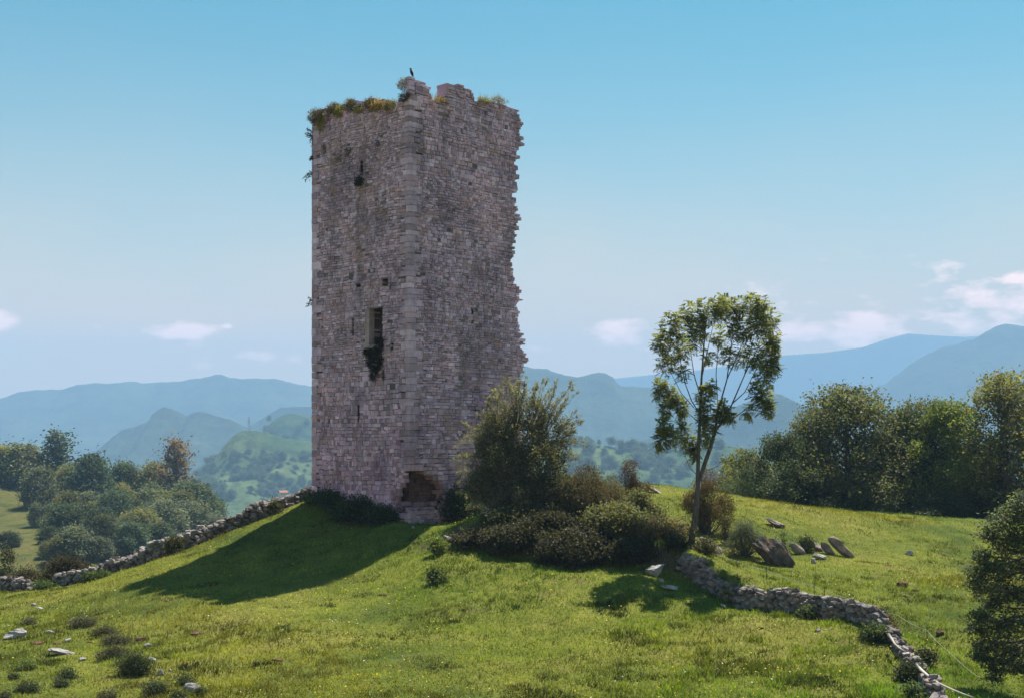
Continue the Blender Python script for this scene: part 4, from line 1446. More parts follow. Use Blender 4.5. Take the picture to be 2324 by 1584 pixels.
for (a, b) in SH:
    for rep in range(2):
        dy0, dy1 = rgh.normal() * 0.3, rgh.normal() * 0.6
        s = HP(a[0], a[1], dy0); e = HP(b[0] + rgh.normal() * 5, b[1] + rgh.normal() * 6 + 8 * rep, dy1)
        L_ = (e - s).length
        mid_ = (s + e) / 2 + Vector((rgh.normal() * 0.14 * L_, rgh.normal() * 0.14 * L_, 0.06 + rgh.rand() * 0.2 * L_))
        root = s + (s - e) * 0.5
        s_, m_, e_ = (np.array(v) for v in (s, mid_, e))
        bz = lambda t: ((1 - t) ** 2) * s_ + 2 * t * (1 - t) * m_ + t * t * e_
        wig = rgh.normal(size=(7, 3)) * 0.025
        hs.tube([root] + [Vector(bz(t) + wig[i_]) for i_, t in enumerate((0, 0.2, 0.4, 0.6, 0.8, 1.0))], [0.016, 0.013, 0.011, 0.009, 0.007, 0.005, 0.003], 4)
        pp = []
        for q in range(15):          # short leafy spurs with bare twig between them
            t = rgh.rand() ** 0.8
            c_ = bz(t)
            d_ = rgh.normal(size=3) * 0.11 * (1.25 - t) + np.array((0, 0, 0.05))
            hs.tube([Vector(c_), Vector(c_ + d_)], [0.005, 0.003], 4)
            n_ = 8 + rgh.randint(14)
            pp.append(c_ + d_ * rgh.rand(n_)[:, None] * 1.2 + rgh.normal(size=(n_, 3)) * 0.04)
        pp = np.concatenate(pp)
        add_leaves(pp, 0.06, rgh, 0.2, (1.2, 2.1))
o = obj("foliage", mesh_np("foliage", np.concatenate(VV), np.concatenate(QQ), np.concatenate(CC), [M_LEAF]), haw)
o.color = (0.105, 0.102, 0.066, 1)
hs.build("branches", M_BARK, haw, True)

# gorse and brambles on the bank
GB = "bushes on the bank below the tower"
bush("gorse_bush", "olive brown gorse mound right of the wispy thorn bush", "bush", 1330, 1050, 1215, 185, BROWN, 0.075, 190, 14, 53.5, M_NEEDLE, 1, 0.5, GB, 0.3)
bush("gorse_bush", "rusty gorse with a dark base standing up on the grass crest", "bush", 1430, 1040, 1150, 92, (0.085, 0.052, 0.030), 0.07, 170, 8, 56.5, M_NEEDLE, 2, 0.6, GB, 0.3)
bush("gorse_bush", "olive gorse between the mound and the rusty gorse", "bush", 1385, 1072, 1180, 100, OLIVE, 0.07, 150, 7, 55.0, M_NEEDLE, 3, 0.4, GB, 0.3)
bush("gorse_bush", "brown gorse directly behind the slender tree's stems", "bush", 1605, 1060, 1195, 115, (0.10, 0.068, 0.034), 0.07, 150, 11, 57.5, M_NEEDLE, 4, 0.5, GB, 0.3)
bush("gorse_bush", "grey-green gorse beside the big dark boulder", "bush", 1690, 1172, 1268, 92, GREY, 0.06, 170, 9, 53.5, M_NEEDLE, 5, 0.4, GB, 0.3)
bush("gorse_bush", "dark brown gorse behind the sloping slab and the grey-green gorse", "bush", 1648, 1168, 1230, 50, (0.055, 0.045, 0.026), 0.06, 170, 6, 55.5, M_NEEDLE, 6, 0.3, GB, 0.3)
bush("bramble_bush", "tangled olive bramble spilling down the bank below the gorse mound", "bush", 1405, 1135, 1275, 150, (0.115, 0.118, 0.055), 0.09, 110, 12, 50.8, M_LEAF, 7, 0.2, GB)
bush("bramble_bush", "pale bramble left of the slender tree's foot", "bush", 1490, 1172, 1275, 140, (0.115, 0.098, 0.058), 0.08, 110, 12, 50.3, M_LEAF, 8, 0.2, GB)
bush("gorse_bush", "dark olive scrub filling between the thorn bush and the brown gorse mound", "bush", 1275, 1075, 1235, 140, (0.07, 0.072, 0.042), 0.08, 150, 12, 53.0, M_LEAF, 41, 0.3, GB)
bush("gorse_bush", "olive scrub rising behind the brambles below the rusty gorse", "bush", 1450, 1110, 1235, 130, (0.095, 0.098, 0.05), 0.08, 140, 12, 52.8, M_LEAF, 42, 0.3, GB)
bush("bramble_bush", "dark bramble hanging under the thorn bush", "bush", 1250, 1170, 1292, 150, (0.034, 0.034, 0.022), 0.09, 110, 12, 51.5, M_LEAF, 9, 0.1, GB)  # near-black leaf tints here paint shade onto the bank face
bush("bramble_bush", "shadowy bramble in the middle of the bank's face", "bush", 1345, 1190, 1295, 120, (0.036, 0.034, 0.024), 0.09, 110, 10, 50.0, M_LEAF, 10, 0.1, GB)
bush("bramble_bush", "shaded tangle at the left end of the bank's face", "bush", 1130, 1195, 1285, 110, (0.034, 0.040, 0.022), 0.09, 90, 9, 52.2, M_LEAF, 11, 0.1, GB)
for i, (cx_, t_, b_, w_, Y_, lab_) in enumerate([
        (1080, 1206, 1292, 165, 51.8, "bramble tinted dark for bush shade low on the bank under the slanting ledge"), (1180, 1190, 1302, 170, 51.0, "dark bramble mass below the thorn bush's middle"),
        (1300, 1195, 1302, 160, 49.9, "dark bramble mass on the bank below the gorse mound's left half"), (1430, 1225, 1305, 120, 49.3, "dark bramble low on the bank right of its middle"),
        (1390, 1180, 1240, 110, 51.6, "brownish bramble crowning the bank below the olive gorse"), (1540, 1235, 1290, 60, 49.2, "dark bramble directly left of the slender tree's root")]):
    bush("bramble_bush", lab_, "bush", cx_, t_, b_, w_, (0.05, 0.048, 0.032) if 'brownish' not in lab_ else (0.11, 0.09, 0.05), 0.09, 110, 10, Y_, M_LEAF, 150 + i, 0.1, GB)  # dark tints put the thorn bush's shade on the bank into the leaves
bush("weed_clump", "small leafy clump at the sunny left tip of the bank", "plant", 990, 1215, 1258, 52, BRIGHT, 0.08, 100, 6, None, M_LEAF, 12, 0.2, GB)
bush("weed_clump", "low leafy weeds casting ragged shade at the bank's foot", "plant", 985, 1285, 1325, 60, (0.055, 0.075, 0.024), 0.08, 80, 6, None, M_LEAF, 13, 0.2, GB)
bush("bramble_bush", "bramble right of the slender tree's foot over the broken wall", "bush", 1600, 1215, 1275, 62, (0.075, 0.075, 0.040), 0.07, 120, 7, 50.0, M_LEAF, 14, 0.2, GB)
bush("weed_clump", "green weeds in front of the broken wall's thick end", "plant", 1665, 1320, 1368, 46, BRIGHT, 0.09, 100, 6, None, M_LEAF, 15, 0.2)
bush("weed_clump", "weeds against the middle of the right wall", "plant", 1835, 1375, 1405, 34, (0.06, 0.085, 0.025), 0.08, 100, 5, 42.6, M_LEAF, 16, 0.2)
bush("bramble_bush", "dry bramble heaped on the right wall where it turns down", "bush", 2005, 1378, 1435, 56, (0.075, 0.062, 0.036), 0.06, 130, 7, 40.2, M_LEAF, 17, 0.4)
bush("bramble_bush", "green bramble at the foot of the lower right wall", "bush", 1985, 1425, 1475, 80, (0.055, 0.075, 0.030), 0.08, 100, 9, 39.2, M_LEAF, 18, 0.2)
bush("bramble_bush", "dark bramble shading the near right wall", "bush", 2065, 1500, 1570, 70, (0.040, 0.048, 0.024), 0.08, 100, 9, 35.6, M_LEAF, 19, 0.2)
bush("weed_clump", "feathery green weed at the bottom edge left of the near right wall", "plant", 2070, 1548, 1588, 44, (0.07, 0.10, 0.045), 0.07, 110, 6, 33.3, M_LEAF, 20, 0.4)
bush("bramble_bush", "bramble over the far side of the near right wall", "bush", 2100, 1465, 1520, 56, (0.055, 0.058, 0.030), 0.07, 100, 7, 37.6, M_LEAF, 21, 0.2)
bush("weed_clump", "small green bush between the big dark boulder and the tilted slab", "plant", 1776, 1205, 1245, 30, (0.06, 0.085, 0.024), 0.07, 130, 5, 55.0, M_LEAF, 22, 0.2)
bush("weed_clump", "dark rounded bush behind the tilted slabs in the right field", "plant", 1828, 1213, 1245, 42, (0.045, 0.055, 0.026), 0.06, 130, 6, 56.5, M_NEEDLE, 23, 0.2)
# scrub behind and along the left wall
bush("gorse_bush", "brown scrub mound just behind the lower left wall", "bush", 155, 1258, 1318, 120, (0.058, 0.048, 0.028), 0.08, 110, 11, 62.5, M_NEEDLE, 24, 0.3)
bush("gorse_bush", "brownish scrub behind the wall at the left edge", "bush", 62, 1285, 1330, 100, (0.070, 0.058, 0.030), 0.08, 110, 9, 64, M_NEEDLE, 25, 0.3)
bush("gorse_bush", "pale olive scrub at the very left edge behind the wall", "bush", 15, 1240, 1330, 90, (0.062, 0.064, 0.034), 0.09, 90, 8, 68, M_LEAF, 26, 0.3)
bush("weed_clump", "tall weeds in the gap of the lower left wall", "plant", 98, 1318, 1345, 56, (0.065, 0.095, 0.032), 0.07, 120, 6, 58.4, M_LEAF, 27, 0.5)
bush("weed_clump", "leafy weeds at the foot of the left wall below the scrub mound", "plant", 222, 1300, 1336, 60, (0.06, 0.085, 0.026), 0.08, 110, 7, 57.4, M_LEAF, 28, 0.3)
bush("bramble_bush", "bramble hiding the left wall half way up the slope", "bush", 395, 1212, 1248, 52, (0.058, 0.058, 0.026), 0.07, 120, 6, 58.6, M_LEAF, 29, 0.2)
bush("bramble_bush", "small bramble on the left wall close to the tower", "bush", 622, 1132, 1156, 36, (0.055, 0.058, 0.028), 0.07, 120, 5, 60.8, M_LEAF, 30, 0.2)
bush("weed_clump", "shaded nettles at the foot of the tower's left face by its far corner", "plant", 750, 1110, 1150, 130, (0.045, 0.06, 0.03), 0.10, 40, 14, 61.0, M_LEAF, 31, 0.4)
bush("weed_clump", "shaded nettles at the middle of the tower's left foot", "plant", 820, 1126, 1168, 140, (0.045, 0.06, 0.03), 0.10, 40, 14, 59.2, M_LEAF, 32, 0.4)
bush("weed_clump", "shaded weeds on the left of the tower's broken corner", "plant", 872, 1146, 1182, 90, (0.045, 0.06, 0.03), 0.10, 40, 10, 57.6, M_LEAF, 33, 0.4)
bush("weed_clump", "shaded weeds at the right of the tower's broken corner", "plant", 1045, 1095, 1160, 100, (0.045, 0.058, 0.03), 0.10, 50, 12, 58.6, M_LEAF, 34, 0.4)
# heather and low bushes at the lower left
HEATH = [((500, 410, 690, 480), "long dark heather mat highest on the lower left slope"), ((680, 470, 835, 540), "heather mat touching the lower end of the long one"),
         ((730, 540, 950, 612), "brown heather mat above the biggest low bush"), ((700, 620, 920, 712), "olive heather mat left above the biggest low bush"),
         ((845, 655, 1100, 832), "biggest low bush on the lower left slope with pale stones beside it"), ((1050, 850, 1190, 975), "dark upright bush left of the pale rock at the bottom"),
         ((1285, 838, 1420, 905), "low green bush topping the pale rock at the bottom"), ((108, 878, 262, 958), "dark round bush near the bottom left corner"),
         ((415, 785, 540, 860), "upper of two dark bushes right of the round corner bush"), ((390, 855, 492, 920), "lower of two dark bushes right of the round corner bush"),
         ((160, 420, 265, 468), "small heather cushion right above the left edge outcrop"), ((78, 830, 135, 865), "tiny dark bush above the round corner bush"),
         ((700, 955, 850, 1010), "heather cut by the bottom edge of the photo"), ((1225, 965, 1350, 1010), "dark tuft at the bottom edge below the upright bush"),
         ((1410, 935, 1495, 985), "dark tuft right of the pale bottom rock"), ((0, 965, 95, 1010), "heather in the bottom left corner"),
         ((90, 735, 235, 795), "bright green rush tuft left of the pale stones"), ((200, 735, 250, 790), "small dark tuft beside the bright rush tuft")]
for i, ((x0, y0, x1, y1), lab) in enumerate(HEATH):
    (a, b), (c, d) = c8(x0, y0), c8(x1, y1)
    tt = BRIGHT if 'bright' in lab else (0.085, 0.082, 0.045) if 'heather' in lab else (0.055, 0.068, 0.034)
    bush("low_bush", lab, "bush", (a + c) / 2, b + 1, d, (c - a) * 1.2, tt, 0.055, 190, 7, None, M_NEEDLE, 60 + i, 0.2, "low bushes on the lower left slope", 0.35, True, 0.9)
RT = [((1100, 1270, 1180, 1310), 0), ]

# near tree hanging in from the right edge
YN = 36.0
nt_ = thing("near_tree", "leafy dark green tree hanging in from the right edge in front of the field", "tree", (PX(2400, YN), YN, gz1(PX(2400, YN), YN)))
NO = nt_.location.copy()
rgn = np.random.RandomState(31)
NP = lambda px, py, dy=0.0: P(px, py, YN + dy) - NO
VV, QQ, CC = [], [], []
off = 0
nb = MB()
base_ = Vector((0, 0, -0.3))
tops = [NP(2395, 1400), NP(2385, 1250), NP(2390, 1120)]
nb.tube([base_, tops[0], tops[1], tops[2]], [0.2, 0.15, 0.1, 0.03], 6)
nbr = MB()
NCL = [(2300, 1170, 0, 45, 30), (2265, 1190, -.3, 32, 18), (2245, 1215, .2, 28, 16), (2320, 1220, -.5, 45, 30), (2280, 1240, .3, 40, 26), (2225, 1262, -.2, 28, 16), (2215, 1300, .3, 28, 18), (2255, 1285, -.4, 36, 24), (2300, 1290, .2, 45, 28),
       (2230, 1330, -.3, 32, 20), (2275, 1340, .3, 40, 26), (2320, 1350, -.3, 40, 26), (2255, 1370, .1, 26, 16), (2225, 1400, -.3, 24, 15), (2215, 1425, .2, 22, 14), (2260, 1420, .3, 36, 22), (2305, 1420, -.3, 40, 26),
       (2240, 1460, 0, 32, 20), (2290, 1470, .3, 42, 28), (2225, 1490, -.2, 24, 14), (2265, 1510, -.3, 32, 20), (2310, 1510, .2, 36, 22), (2255, 1535, .1, 16, 8), (2320, 1160, .2, 34, 22), (2330, 1130, -.2, 26, 16), (2360, 1250, 0, 60, 30), (2370, 1400, 0, 60, 30), (2360, 1500, 0, 50, 24), (2360, 1160, .3, 40, 20)]
for (px, py, dy, rp, n) in NCL:
    c = NP(px, py, dy); rad = rp / F * YN * (0.85 + 0.5 * rgn.rand())
    nn = n * 4
    tcs = blob_pts(tuple(c), (rad, rad * 1.2, rad * 0.75), nn, rgn, 0.2)
    kt = 0.75 + 0.5 * rgn.rand(nn)
    # leaves hang in fans from the twig tips
    rep = 10
    d_ = rgn.normal(size=(nn * rep, 3)) * np.array([0.11, 0.11, 0.05])
    pp = np.repeat(tcs, rep, axis=0) + d_
    add_leaves(pp, 0.10, rgn, 0.6, (0.5, 1.5), np.repeat(np.repeat(kt, rep), 4)[:, None], 0.42)
    s = tops[0].lerp(tops[2], min(1, max(0, (1440 - py) / 320)))
    pl = limb(nbr, s, c, 0.045, 0.012, rgn, 0.15, 5)
    for q in range(4):
        limb(nbr, pl[3], Vector(tcs[q]), 0.012, 0.004, rgn, 0.1, 3)
o = obj("crown", mesh_np("crown", np.concatenate(VV), np.concatenate(QQ), np.concatenate(CC), [M_LEAF]), nt_)
o.color = (0.075, 0.09, 0.055, 1)
nb.build("trunk", M_BARK, nt_, True)
nbr.build("branches", M_BARK, nt_, True)


# ------------------------------------------------------------------ plants growing on the tower
def face_pt(face, px, py, outw=0.0):
    if face == 'L':
        u = uL(px); Y = COR.y + u * DL.y
        n = Vector((-DR.x, -DR.y))
        xy = COR + DL * u + n * outw
    else:
        v = vR(px); Y = COR.y + v * DR.y
        n = Vector((-DL.x, -DL.y))
        xy = COR + DR * v + n * outw
    return Vector((xy.x, xy.y, PZ(py, Y)))


def wall_plant(name, label, cat, face, box_, tint_, leaf=0.06, n=500, outw=0.05, deep=0.25, mat=None, seed=0, asp=0.4, up=0.4, blades=0, bt=None):
    """foliage rooted on the masonry; box_ = pixel extents"""
    rng = np.random.RandomState(seed + 300)
    x0, y0, x1, y1 = box_
    pc = face_pt(face, (x0 + x1) / 2, (y0 + y1) / 2, outw)
    wd = (x1 - x0) / F * pc.y * 0.5; hd = (y1 - y0) / F * pc.y * 0.5
    d1 = Vector((DL.x, DL.y, 0)) if face == 'L' else Vector((DR.x, DR.y, 0))
    nn = Vector((-DR.x, -DR.y, 0)) if face == 'L' else Vector((-DL.x, -DL.y, 0))
    wd /= max(0.3, abs(d1.x))
    t = thing(name, label, cat, pc - Vector((0, 0, hd)), 0, "plants growing on the tower")
    d = rng.normal(size=(n // 6, 3)); d /= np.linalg.norm(d, axis=1)[:, None]
    rr = (0.25 + 0.75 * rng.rand(n // 6)) ** 0.5 * (0.75 + 0.4 * vnoise(d[:, 0] * 3 + 5, d[:, 2] * 3, seed))
    P_ = d * rr[:, None]
    P_ = P_[:, :1] * wd * np.array(d1) + P_[:, 1:2] * deep * np.array(nn) + P_[:, 2:] * hd * np.array((0, 0, 1)) + np.array((0, 0, hd))
    pp = np.repeat(P_, 6, axis=0) + rng.normal(size=(len(P_) * 6, 3)) * leaf * 0.8
    V, q, C = leaves(pp, leaf, rng, up, asp)
    o = obj("foliage", mesh_np("foliage", V, q, C, [mat or M_NEEDLE]), t)
    o.color = (*tint_, 1)
    mb = MB()
    for k in range(5):
        e = P_[rng.randint(len(P_))]
        mb.tube([Vector((0, 0, hd)) - nn * (outw + 0.05), (Vector(e) + Vector((0, 0, hd))) * 0.5, Vector(e)], [0.012, 0.009, 0.004], 4)
    mb.build("stem", M_BARK, t)
    if blades:
        VV_, QQ_ = [], []
        for k in range(blades):
            b = P_[rng.randint(len(P_))] * np.array((1, 1, 0)) + np.array((0, 0, hd * (0.8 + 0.6 * rng.rand())))
            h = 0.15 + 0.25 * rng.rand()
            tip = b + np.array((rng.normal() * 0.07, rng.normal() * 0.07, h))
            w = np.array((0.008, 0, 0))
            i0 = len(VV_)
            VV_ += [b - w, b + w, tip + w * 0.3, tip - w * 0.3]
            QQ_.append((i0, i0 + 1, i0 + 2, i0 + 3))
        o = obj("grass_stalks", mesh_np("grass_stalks", np.array(VV_), np.array(QQ_), np.full((len(VV_), 3), 1.0), [M_LEAF]), t)
        o.color = (*(bt or (0.16, 0.13, 0.06)), 1)
    return t


def B1(x0, y0, x1, y1): return (*c1(x0, y0), *c1(x1, y1))
def B2(x0, y0, x1, y1): return (*c2(x0, y0), *c2(x1, y1))


DRY = (0.26, 0.19, 0.08); MOSSY = (0.24, 0.22, 0.045); DKB = (0.085, 0.066, 0.045)
wall_plant("wall_shrub", "dark brown shrub capping the tower's far left corner", "plant", 'L', B1(172, 468, 335, 610), DKB, 0.07, 2600, 0.0, 0.5, None, 1, blades=14)
wall_plant("grass_tuft", "bright green grass hanging below the shrub on the tower's far left corner", "plant", 'L', B1(240, 520, 340, 665), MOSSY, 0.07, 1100, 0.08, 0.16, M_LEAF, 2)
wall_plant("wall_shrub", "brown shrub on the second merlon stub from the left", "plant", 'L', B1(325, 420, 465, 530), DKB, 0.07, 1800, 0.0, 0.45, None, 3, blades=12)
wall_plant("grass_tuft", "yellow-green grass on the right of the second merlon stub", "plant", 'L', B1(395, 450, 485, 560), MOSSY, 0.07, 900, 0.1, 0.16, M_LEAF, 4)
wall_plant("wall_shrub", "brown and yellow growth around the pale coping slab", "plant", 'L', B1(482, 388, 590, 510), (0.09, 0.075, 0.035), 0.07, 1500, 0.0, 0.4, None, 5, blades=14)
wall_plant("grass_tuft", "yellow-green grass below the right end of the pale coping slab", "plant", 'L', B1(570, 462, 648, 515), MOSSY, 0.06, 500, 0.1, 0.14, M_LEAF, 6)
wall_plant("wall_shrub", "rusty shrub on the merlon stub nearest the tower's corner", "plant", 'L', B1(642, 378, 760, 490), (0.095, 0.07, 0.035), 0.07, 1500, 0.0, 0.4, None, 7, blades=16)
wall_plant("grass_tuft", "golden grass spilling right from the stub nearest the corner", "plant", 'L', B1(700, 395, 830, 505), DRY, 0.07, 1300, 0.08, 0.25, M_LEAF, 8, blades=14)
wall_plant("grass_tuft", "long golden grass strip along the wall top beside the tall corner stack", "plant", 'L', B1(810, 400, 930, 500), (0.11, 0.09, 0.035), 0.07, 1500, 0.0, 0.3, M_LEAF, 9, blades=20)
wall_plant("wall_shrub", "pinkish dry clump clinging to the left of the tall corner stack", "plant", 'L', B1(945, 215, 1018, 325), (0.17, 0.115, 0.085), 0.06, 1100, 0.05, 0.25, None, 10)
wall_plant("wall_shrub", "dark brown clump below the tall corner stack", "plant", 'L', B1(940, 330, 1050, 420), (0.055, 0.042, 0.028), 0.06, 1100, 0.05, 0.2, None, 11)
wall_plant("grass_tuft", "dry straw grass in the dip between the corner and the lone merlon", "plant", 'R', B1(1212, 375, 1340, 430), (0.19, 0.135, 0.065), 0.06, 900, 0.0, 0.3, M_LEAF, 12, blades=24)
wall_plant("grass_tuft", "yellow grass on the right wall top beyond the lone merlon", "plant", 'R', B1(1605, 378, 1720, 432), (0.15, 0.13, 0.035), 0.06, 900, 0.0, 0.3, M_LEAF, 13, blades=24)
wall_plant("grass_tuft", "brown grass at the right end of the tower's top", "plant", 'R', B1(1715, 375, 1860, 440), (0.12, 0.09, 0.045), 0.06, 900, 0.0, 0.3, M_LEAF, 14, blades=24)
wall_plant("wall_shrub", "dark tuft growing under the slit near the tower's top", "plant", 'L', B1(570, 1040, 655, 1142), (0.022, 0.022, 0.016), 0.05, 1500, 0.10, 0.15, None, 15)
wall_plant("wall_shrub", "brown moss patch high on the left face", "plant", 'L', B1(470, 770, 560, 880), (0.07, 0.055, 0.045), 0.05, 420, 0.03, 0.05, None, 16)
wall_plant("wall_shrub", "brown moss patch lower left of the high one on the left face", "plant", 'L', B1(375, 830, 470, 940), (0.07, 0.058, 0.045), 0.05, 420, 0.03, 0.05, None, 17)
wall_plant("wall_shrub", "dark moss patch near the far left edge high on the left face", "plant", 'L', B1(285, 760, 335, 880), (0.06, 0.05, 0.042), 0.05, 320, 0.03, 0.05, None, 18)
wall_plant("wall_shrub", "small dark moss patch right of the others high on the left face", "plant", 'L', B1(730, 745, 800, 800), (0.06, 0.048, 0.038), 0.05, 260, 0.03, 0.05, None, 19)
wall_plant("ivy", "black-green creeper hanging below the tall window", "plant", 'L', B2(660, 890, 835, 1150), (0.026, 0.020, 0.017), 0.07, 5200, 0.05, 0.12, None, 20)
wall_plant("ivy", "creeper stub left of the broken sill under the tall window", "plant", 'L', B2(635, 915, 750, 995), (0.026, 0.020, 0.017), 0.06, 1300, 0.06, 0.10, None, 21)
wall_plant("ivy", "creeper inside the broken right side of the tall window", "plant", 'L', B2(725, 820, 830, 970), (0.026, 0.020, 0.017), 0.06, 2000, 0.05, 0.12, None, 22)
wall_plant("ivy", "thin lower end of the creeper under the tall window", "plant", 'L', B2(690, 1080, 790, 1200), (0.024, 0.026, 0.018), 0.06, 1300, 0.05, 0.08, None, 23)
wall_plant("ivy", "separate dark streak of creeper right of its lower end", "plant", 'L', B2(800, 1105, 830, 1190), (0.024, 0.026, 0.018), 0.05, 300, 0.04, 0.06, None, 24)


def sprig(label, root, tips, seed):
    rng = np.random.RandomState(seed)
    base = face_pt('L', *root, 0.0)
    t = thing("wall_sprig", label, "plant", base, 0, "plants growing on the tower")
    mb = MB(); pl = []
    for (px, py) in tips:
        e = P(px, py, base.y) - base
        m_ = e * 0.5 + Vector((0, 0, 0.08))
        mb.tube([Vector((0.1, 0.05, -0.02)), m_, e], [0.016, 0.011, 0.004], 4)
        for k in range(26):
            f = 0.3 + 0.75 * rng.rand()
            q = m_.lerp(e, max(0, (f - 0.5) * 2)) if f > 0.5 else m_ * (f * 2)
            pl.append(np.array(q) + rng.normal(size=3) * 0.045)
    V, q, C = leaves(np.array(pl), 0.085, rng, 0.3)
    o = obj("foliage", mesh_np("foliage", V, q, C, [M_LEAF]), t); o.color = (0.03, 0.035, 0.025, 1)
    mb.build("stem", M_BARK, t)


sprig("leafy sprig jutting from the tower's left edge below the top", (710, 310), [c1(145, 690), c1(160, 640), c1(180, 660), c1(165, 710), c1(185, 770), c1(190, 740), c1(205, 790)], 1)
sprig("forked sprig jutting from the tower's left edge, second from the top", (710, 398), [c1(130, 1060), c1(140, 1095), c1(165, 1030), c1(190, 1020)], 2)
sprig("small stub of leaves on the tower's left edge between the two sprigs", (710, 362), [c1(185, 905), c1(192, 915), c1(200, 895)], 3)
sprig("thin sprig on the tower's left edge level with the tall window", (709, 690), [c2(165, 545), c2(180, 490), c2(190, 520), c2(160, 570)], 4)

# ------------------------------------------------------------------ the bird
pb = face_pt('R', 934, 174.5, -0.12)
bird = thing("bird", "dark bird with a pale back perched on the tower's tallest corner stack", "bird", Vector((PX(933.5, 57.0), 57.15, PZ(c1(0, 198)[1], 57.0))))
mb = MB()


def body(mb, spine, c):
    ring = 10
    b0 = len(mb.v)
    for (x, z, rx, ry) in spine:
        for k in range(ring):
            t = 2 * math.pi * k / ring
            mb.v.append((x + rx * math.cos(t), ry * math.sin(t), z)); mb.c.append(c)
    for i in range(len(spine) - 1):
        for k in range(ring):
            k2 = (k + 1) % ring
            mb.q.append((b0 + i * ring + k, b0 + i * ring + k2, b0 + (i + 1) * ring + k2, b0 + (i + 1) * ring + k))


body(mb, [(0.085, -0.02, 0.004, 0.015), (0.07, 0.04, 0.025, 0.03), (0.04, 0.10, 0.055, 0.06), (0.02, 0.17, 0.075, 0.075), (0.0, 0.24, 0.075, 0.075), (-0.015, 0.30, 0.06, 0.06), (-0.03, 0.345, 0.04, 0.04), (-0.035, 0.375, 0.042, 0.04),
          (-0.037, 0.405, 0.035, 0.033), (-0.035, 0.425, 0.014, 0.013)], (1, 1, 1))
bo = mb.build("body", mat_plain("dark_feathers", (0.012, 0.012, 0.018), 0.6), bird, True)
mb = MB()
body(mb, [(0.085, 0.02, 0.008, 0.02), (0.078, 0.10, 0.022, 0.04), (0.068, 0.18, 0.03, 0.055), (0.05, 0.25, 0.03, 0.055), (0.02, 0.31, 0.03, 0.045), (0.0, 0.34, 0.012, 0.02)], (1, 1, 1))
mb.build("pale_back", mat_plain("pale_feathers", (0.45, 0.42, 0.44), 0.7), bird, True)
mb = MB()
mb.tube([(-0.07, 0, 0.395), (-0.10, 0, 0.39), (-0.125, 0, 0.38)], [0.015, 0.010, 0.003], 6)
mb.build("beak", mat_plain("beak_horn", (0.05, 0.045, 0.04)), bird)
for s in (-1, 1):
    mb = MB()
    mb.tube([(0.02, s * 0.03, 0.10), (0.01, s * 0.03, 0.03), (0.0, s * 0.03, -0.01), (-0.04, s * 0.035, -0.005)], [0.014, 0.008, 0.008, 0.005], 6)
    mb.build("leg", mat_plain("leg_skin", (0.05, 0.04, 0.04)), bird)
    mb = MB()
    body(mb, [(0.08, 0.02, 0.006, 0.006), (0.05, 0.10, 0.035, 0.012), (0.02, 0.20, 0.055, 0.016), (-0.005, 0.27, 0.04, 0.014), (-0.015, 0.31, 0.012, 0.006)], (1, 1, 1))
    o = mb.build("wing", bo.data.materials[0], bird, True)
    o.location = (0, s * 0.068, 0)


# ------------------------------------------------------------------ loose stones, dry stone walls and rocks
def unit_stone(rng, sub=2):
    bm_ = bmesh.new()
    bmesh.ops.create_cube(bm_, size=1.0)
    bmesh.ops.subdivide_edges(bm_, edges=bm_.edges[:], cuts=sub, use_grid_fill=True)
    V = np.array([v.co[:] for v in bm_.verts])
    Q = [tuple(v.index for v in f.verts) for f in bm_.faces]
    bm_.free()
    n = np.linalg.norm(V, axis=1)[:, None]
    V = V * 0.84 + V / n * 0.5 * 0.16
    V += rng.normal(size=V.shape) * 0.04
    for k in range(7):     # flats broken off the corners
        d = rng.normal(size=3); d /= np.linalg.norm(d)
        h = V @ d; lim = h.max() * (0.62 + 0.22 * rng.rand())
        V = V - np.outer(np.maximum(h - lim, 0), d)
    return V, np.array(Q)


rgw = np.random.RandomState(50)
PROTO = [unit_stone(rgw) for _ in range(14)]


def rot_z(a):
    c, s = math.cos(a), math.sin(a)
    return np.array([[c, -s, 0], [s, c, 0], [0, 0, 1]])


def rot_x(a):
    c, s = math.cos(a), math.sin(a)
    return np.array([[1, 0, 0], [0, c, -s], [0, s, c]])


def rot_y(a):
    c, s = math.cos(a), math.sin(a)
    return np.array([[c, 0, s], [0, 1, 0], [-s, 0, c]])


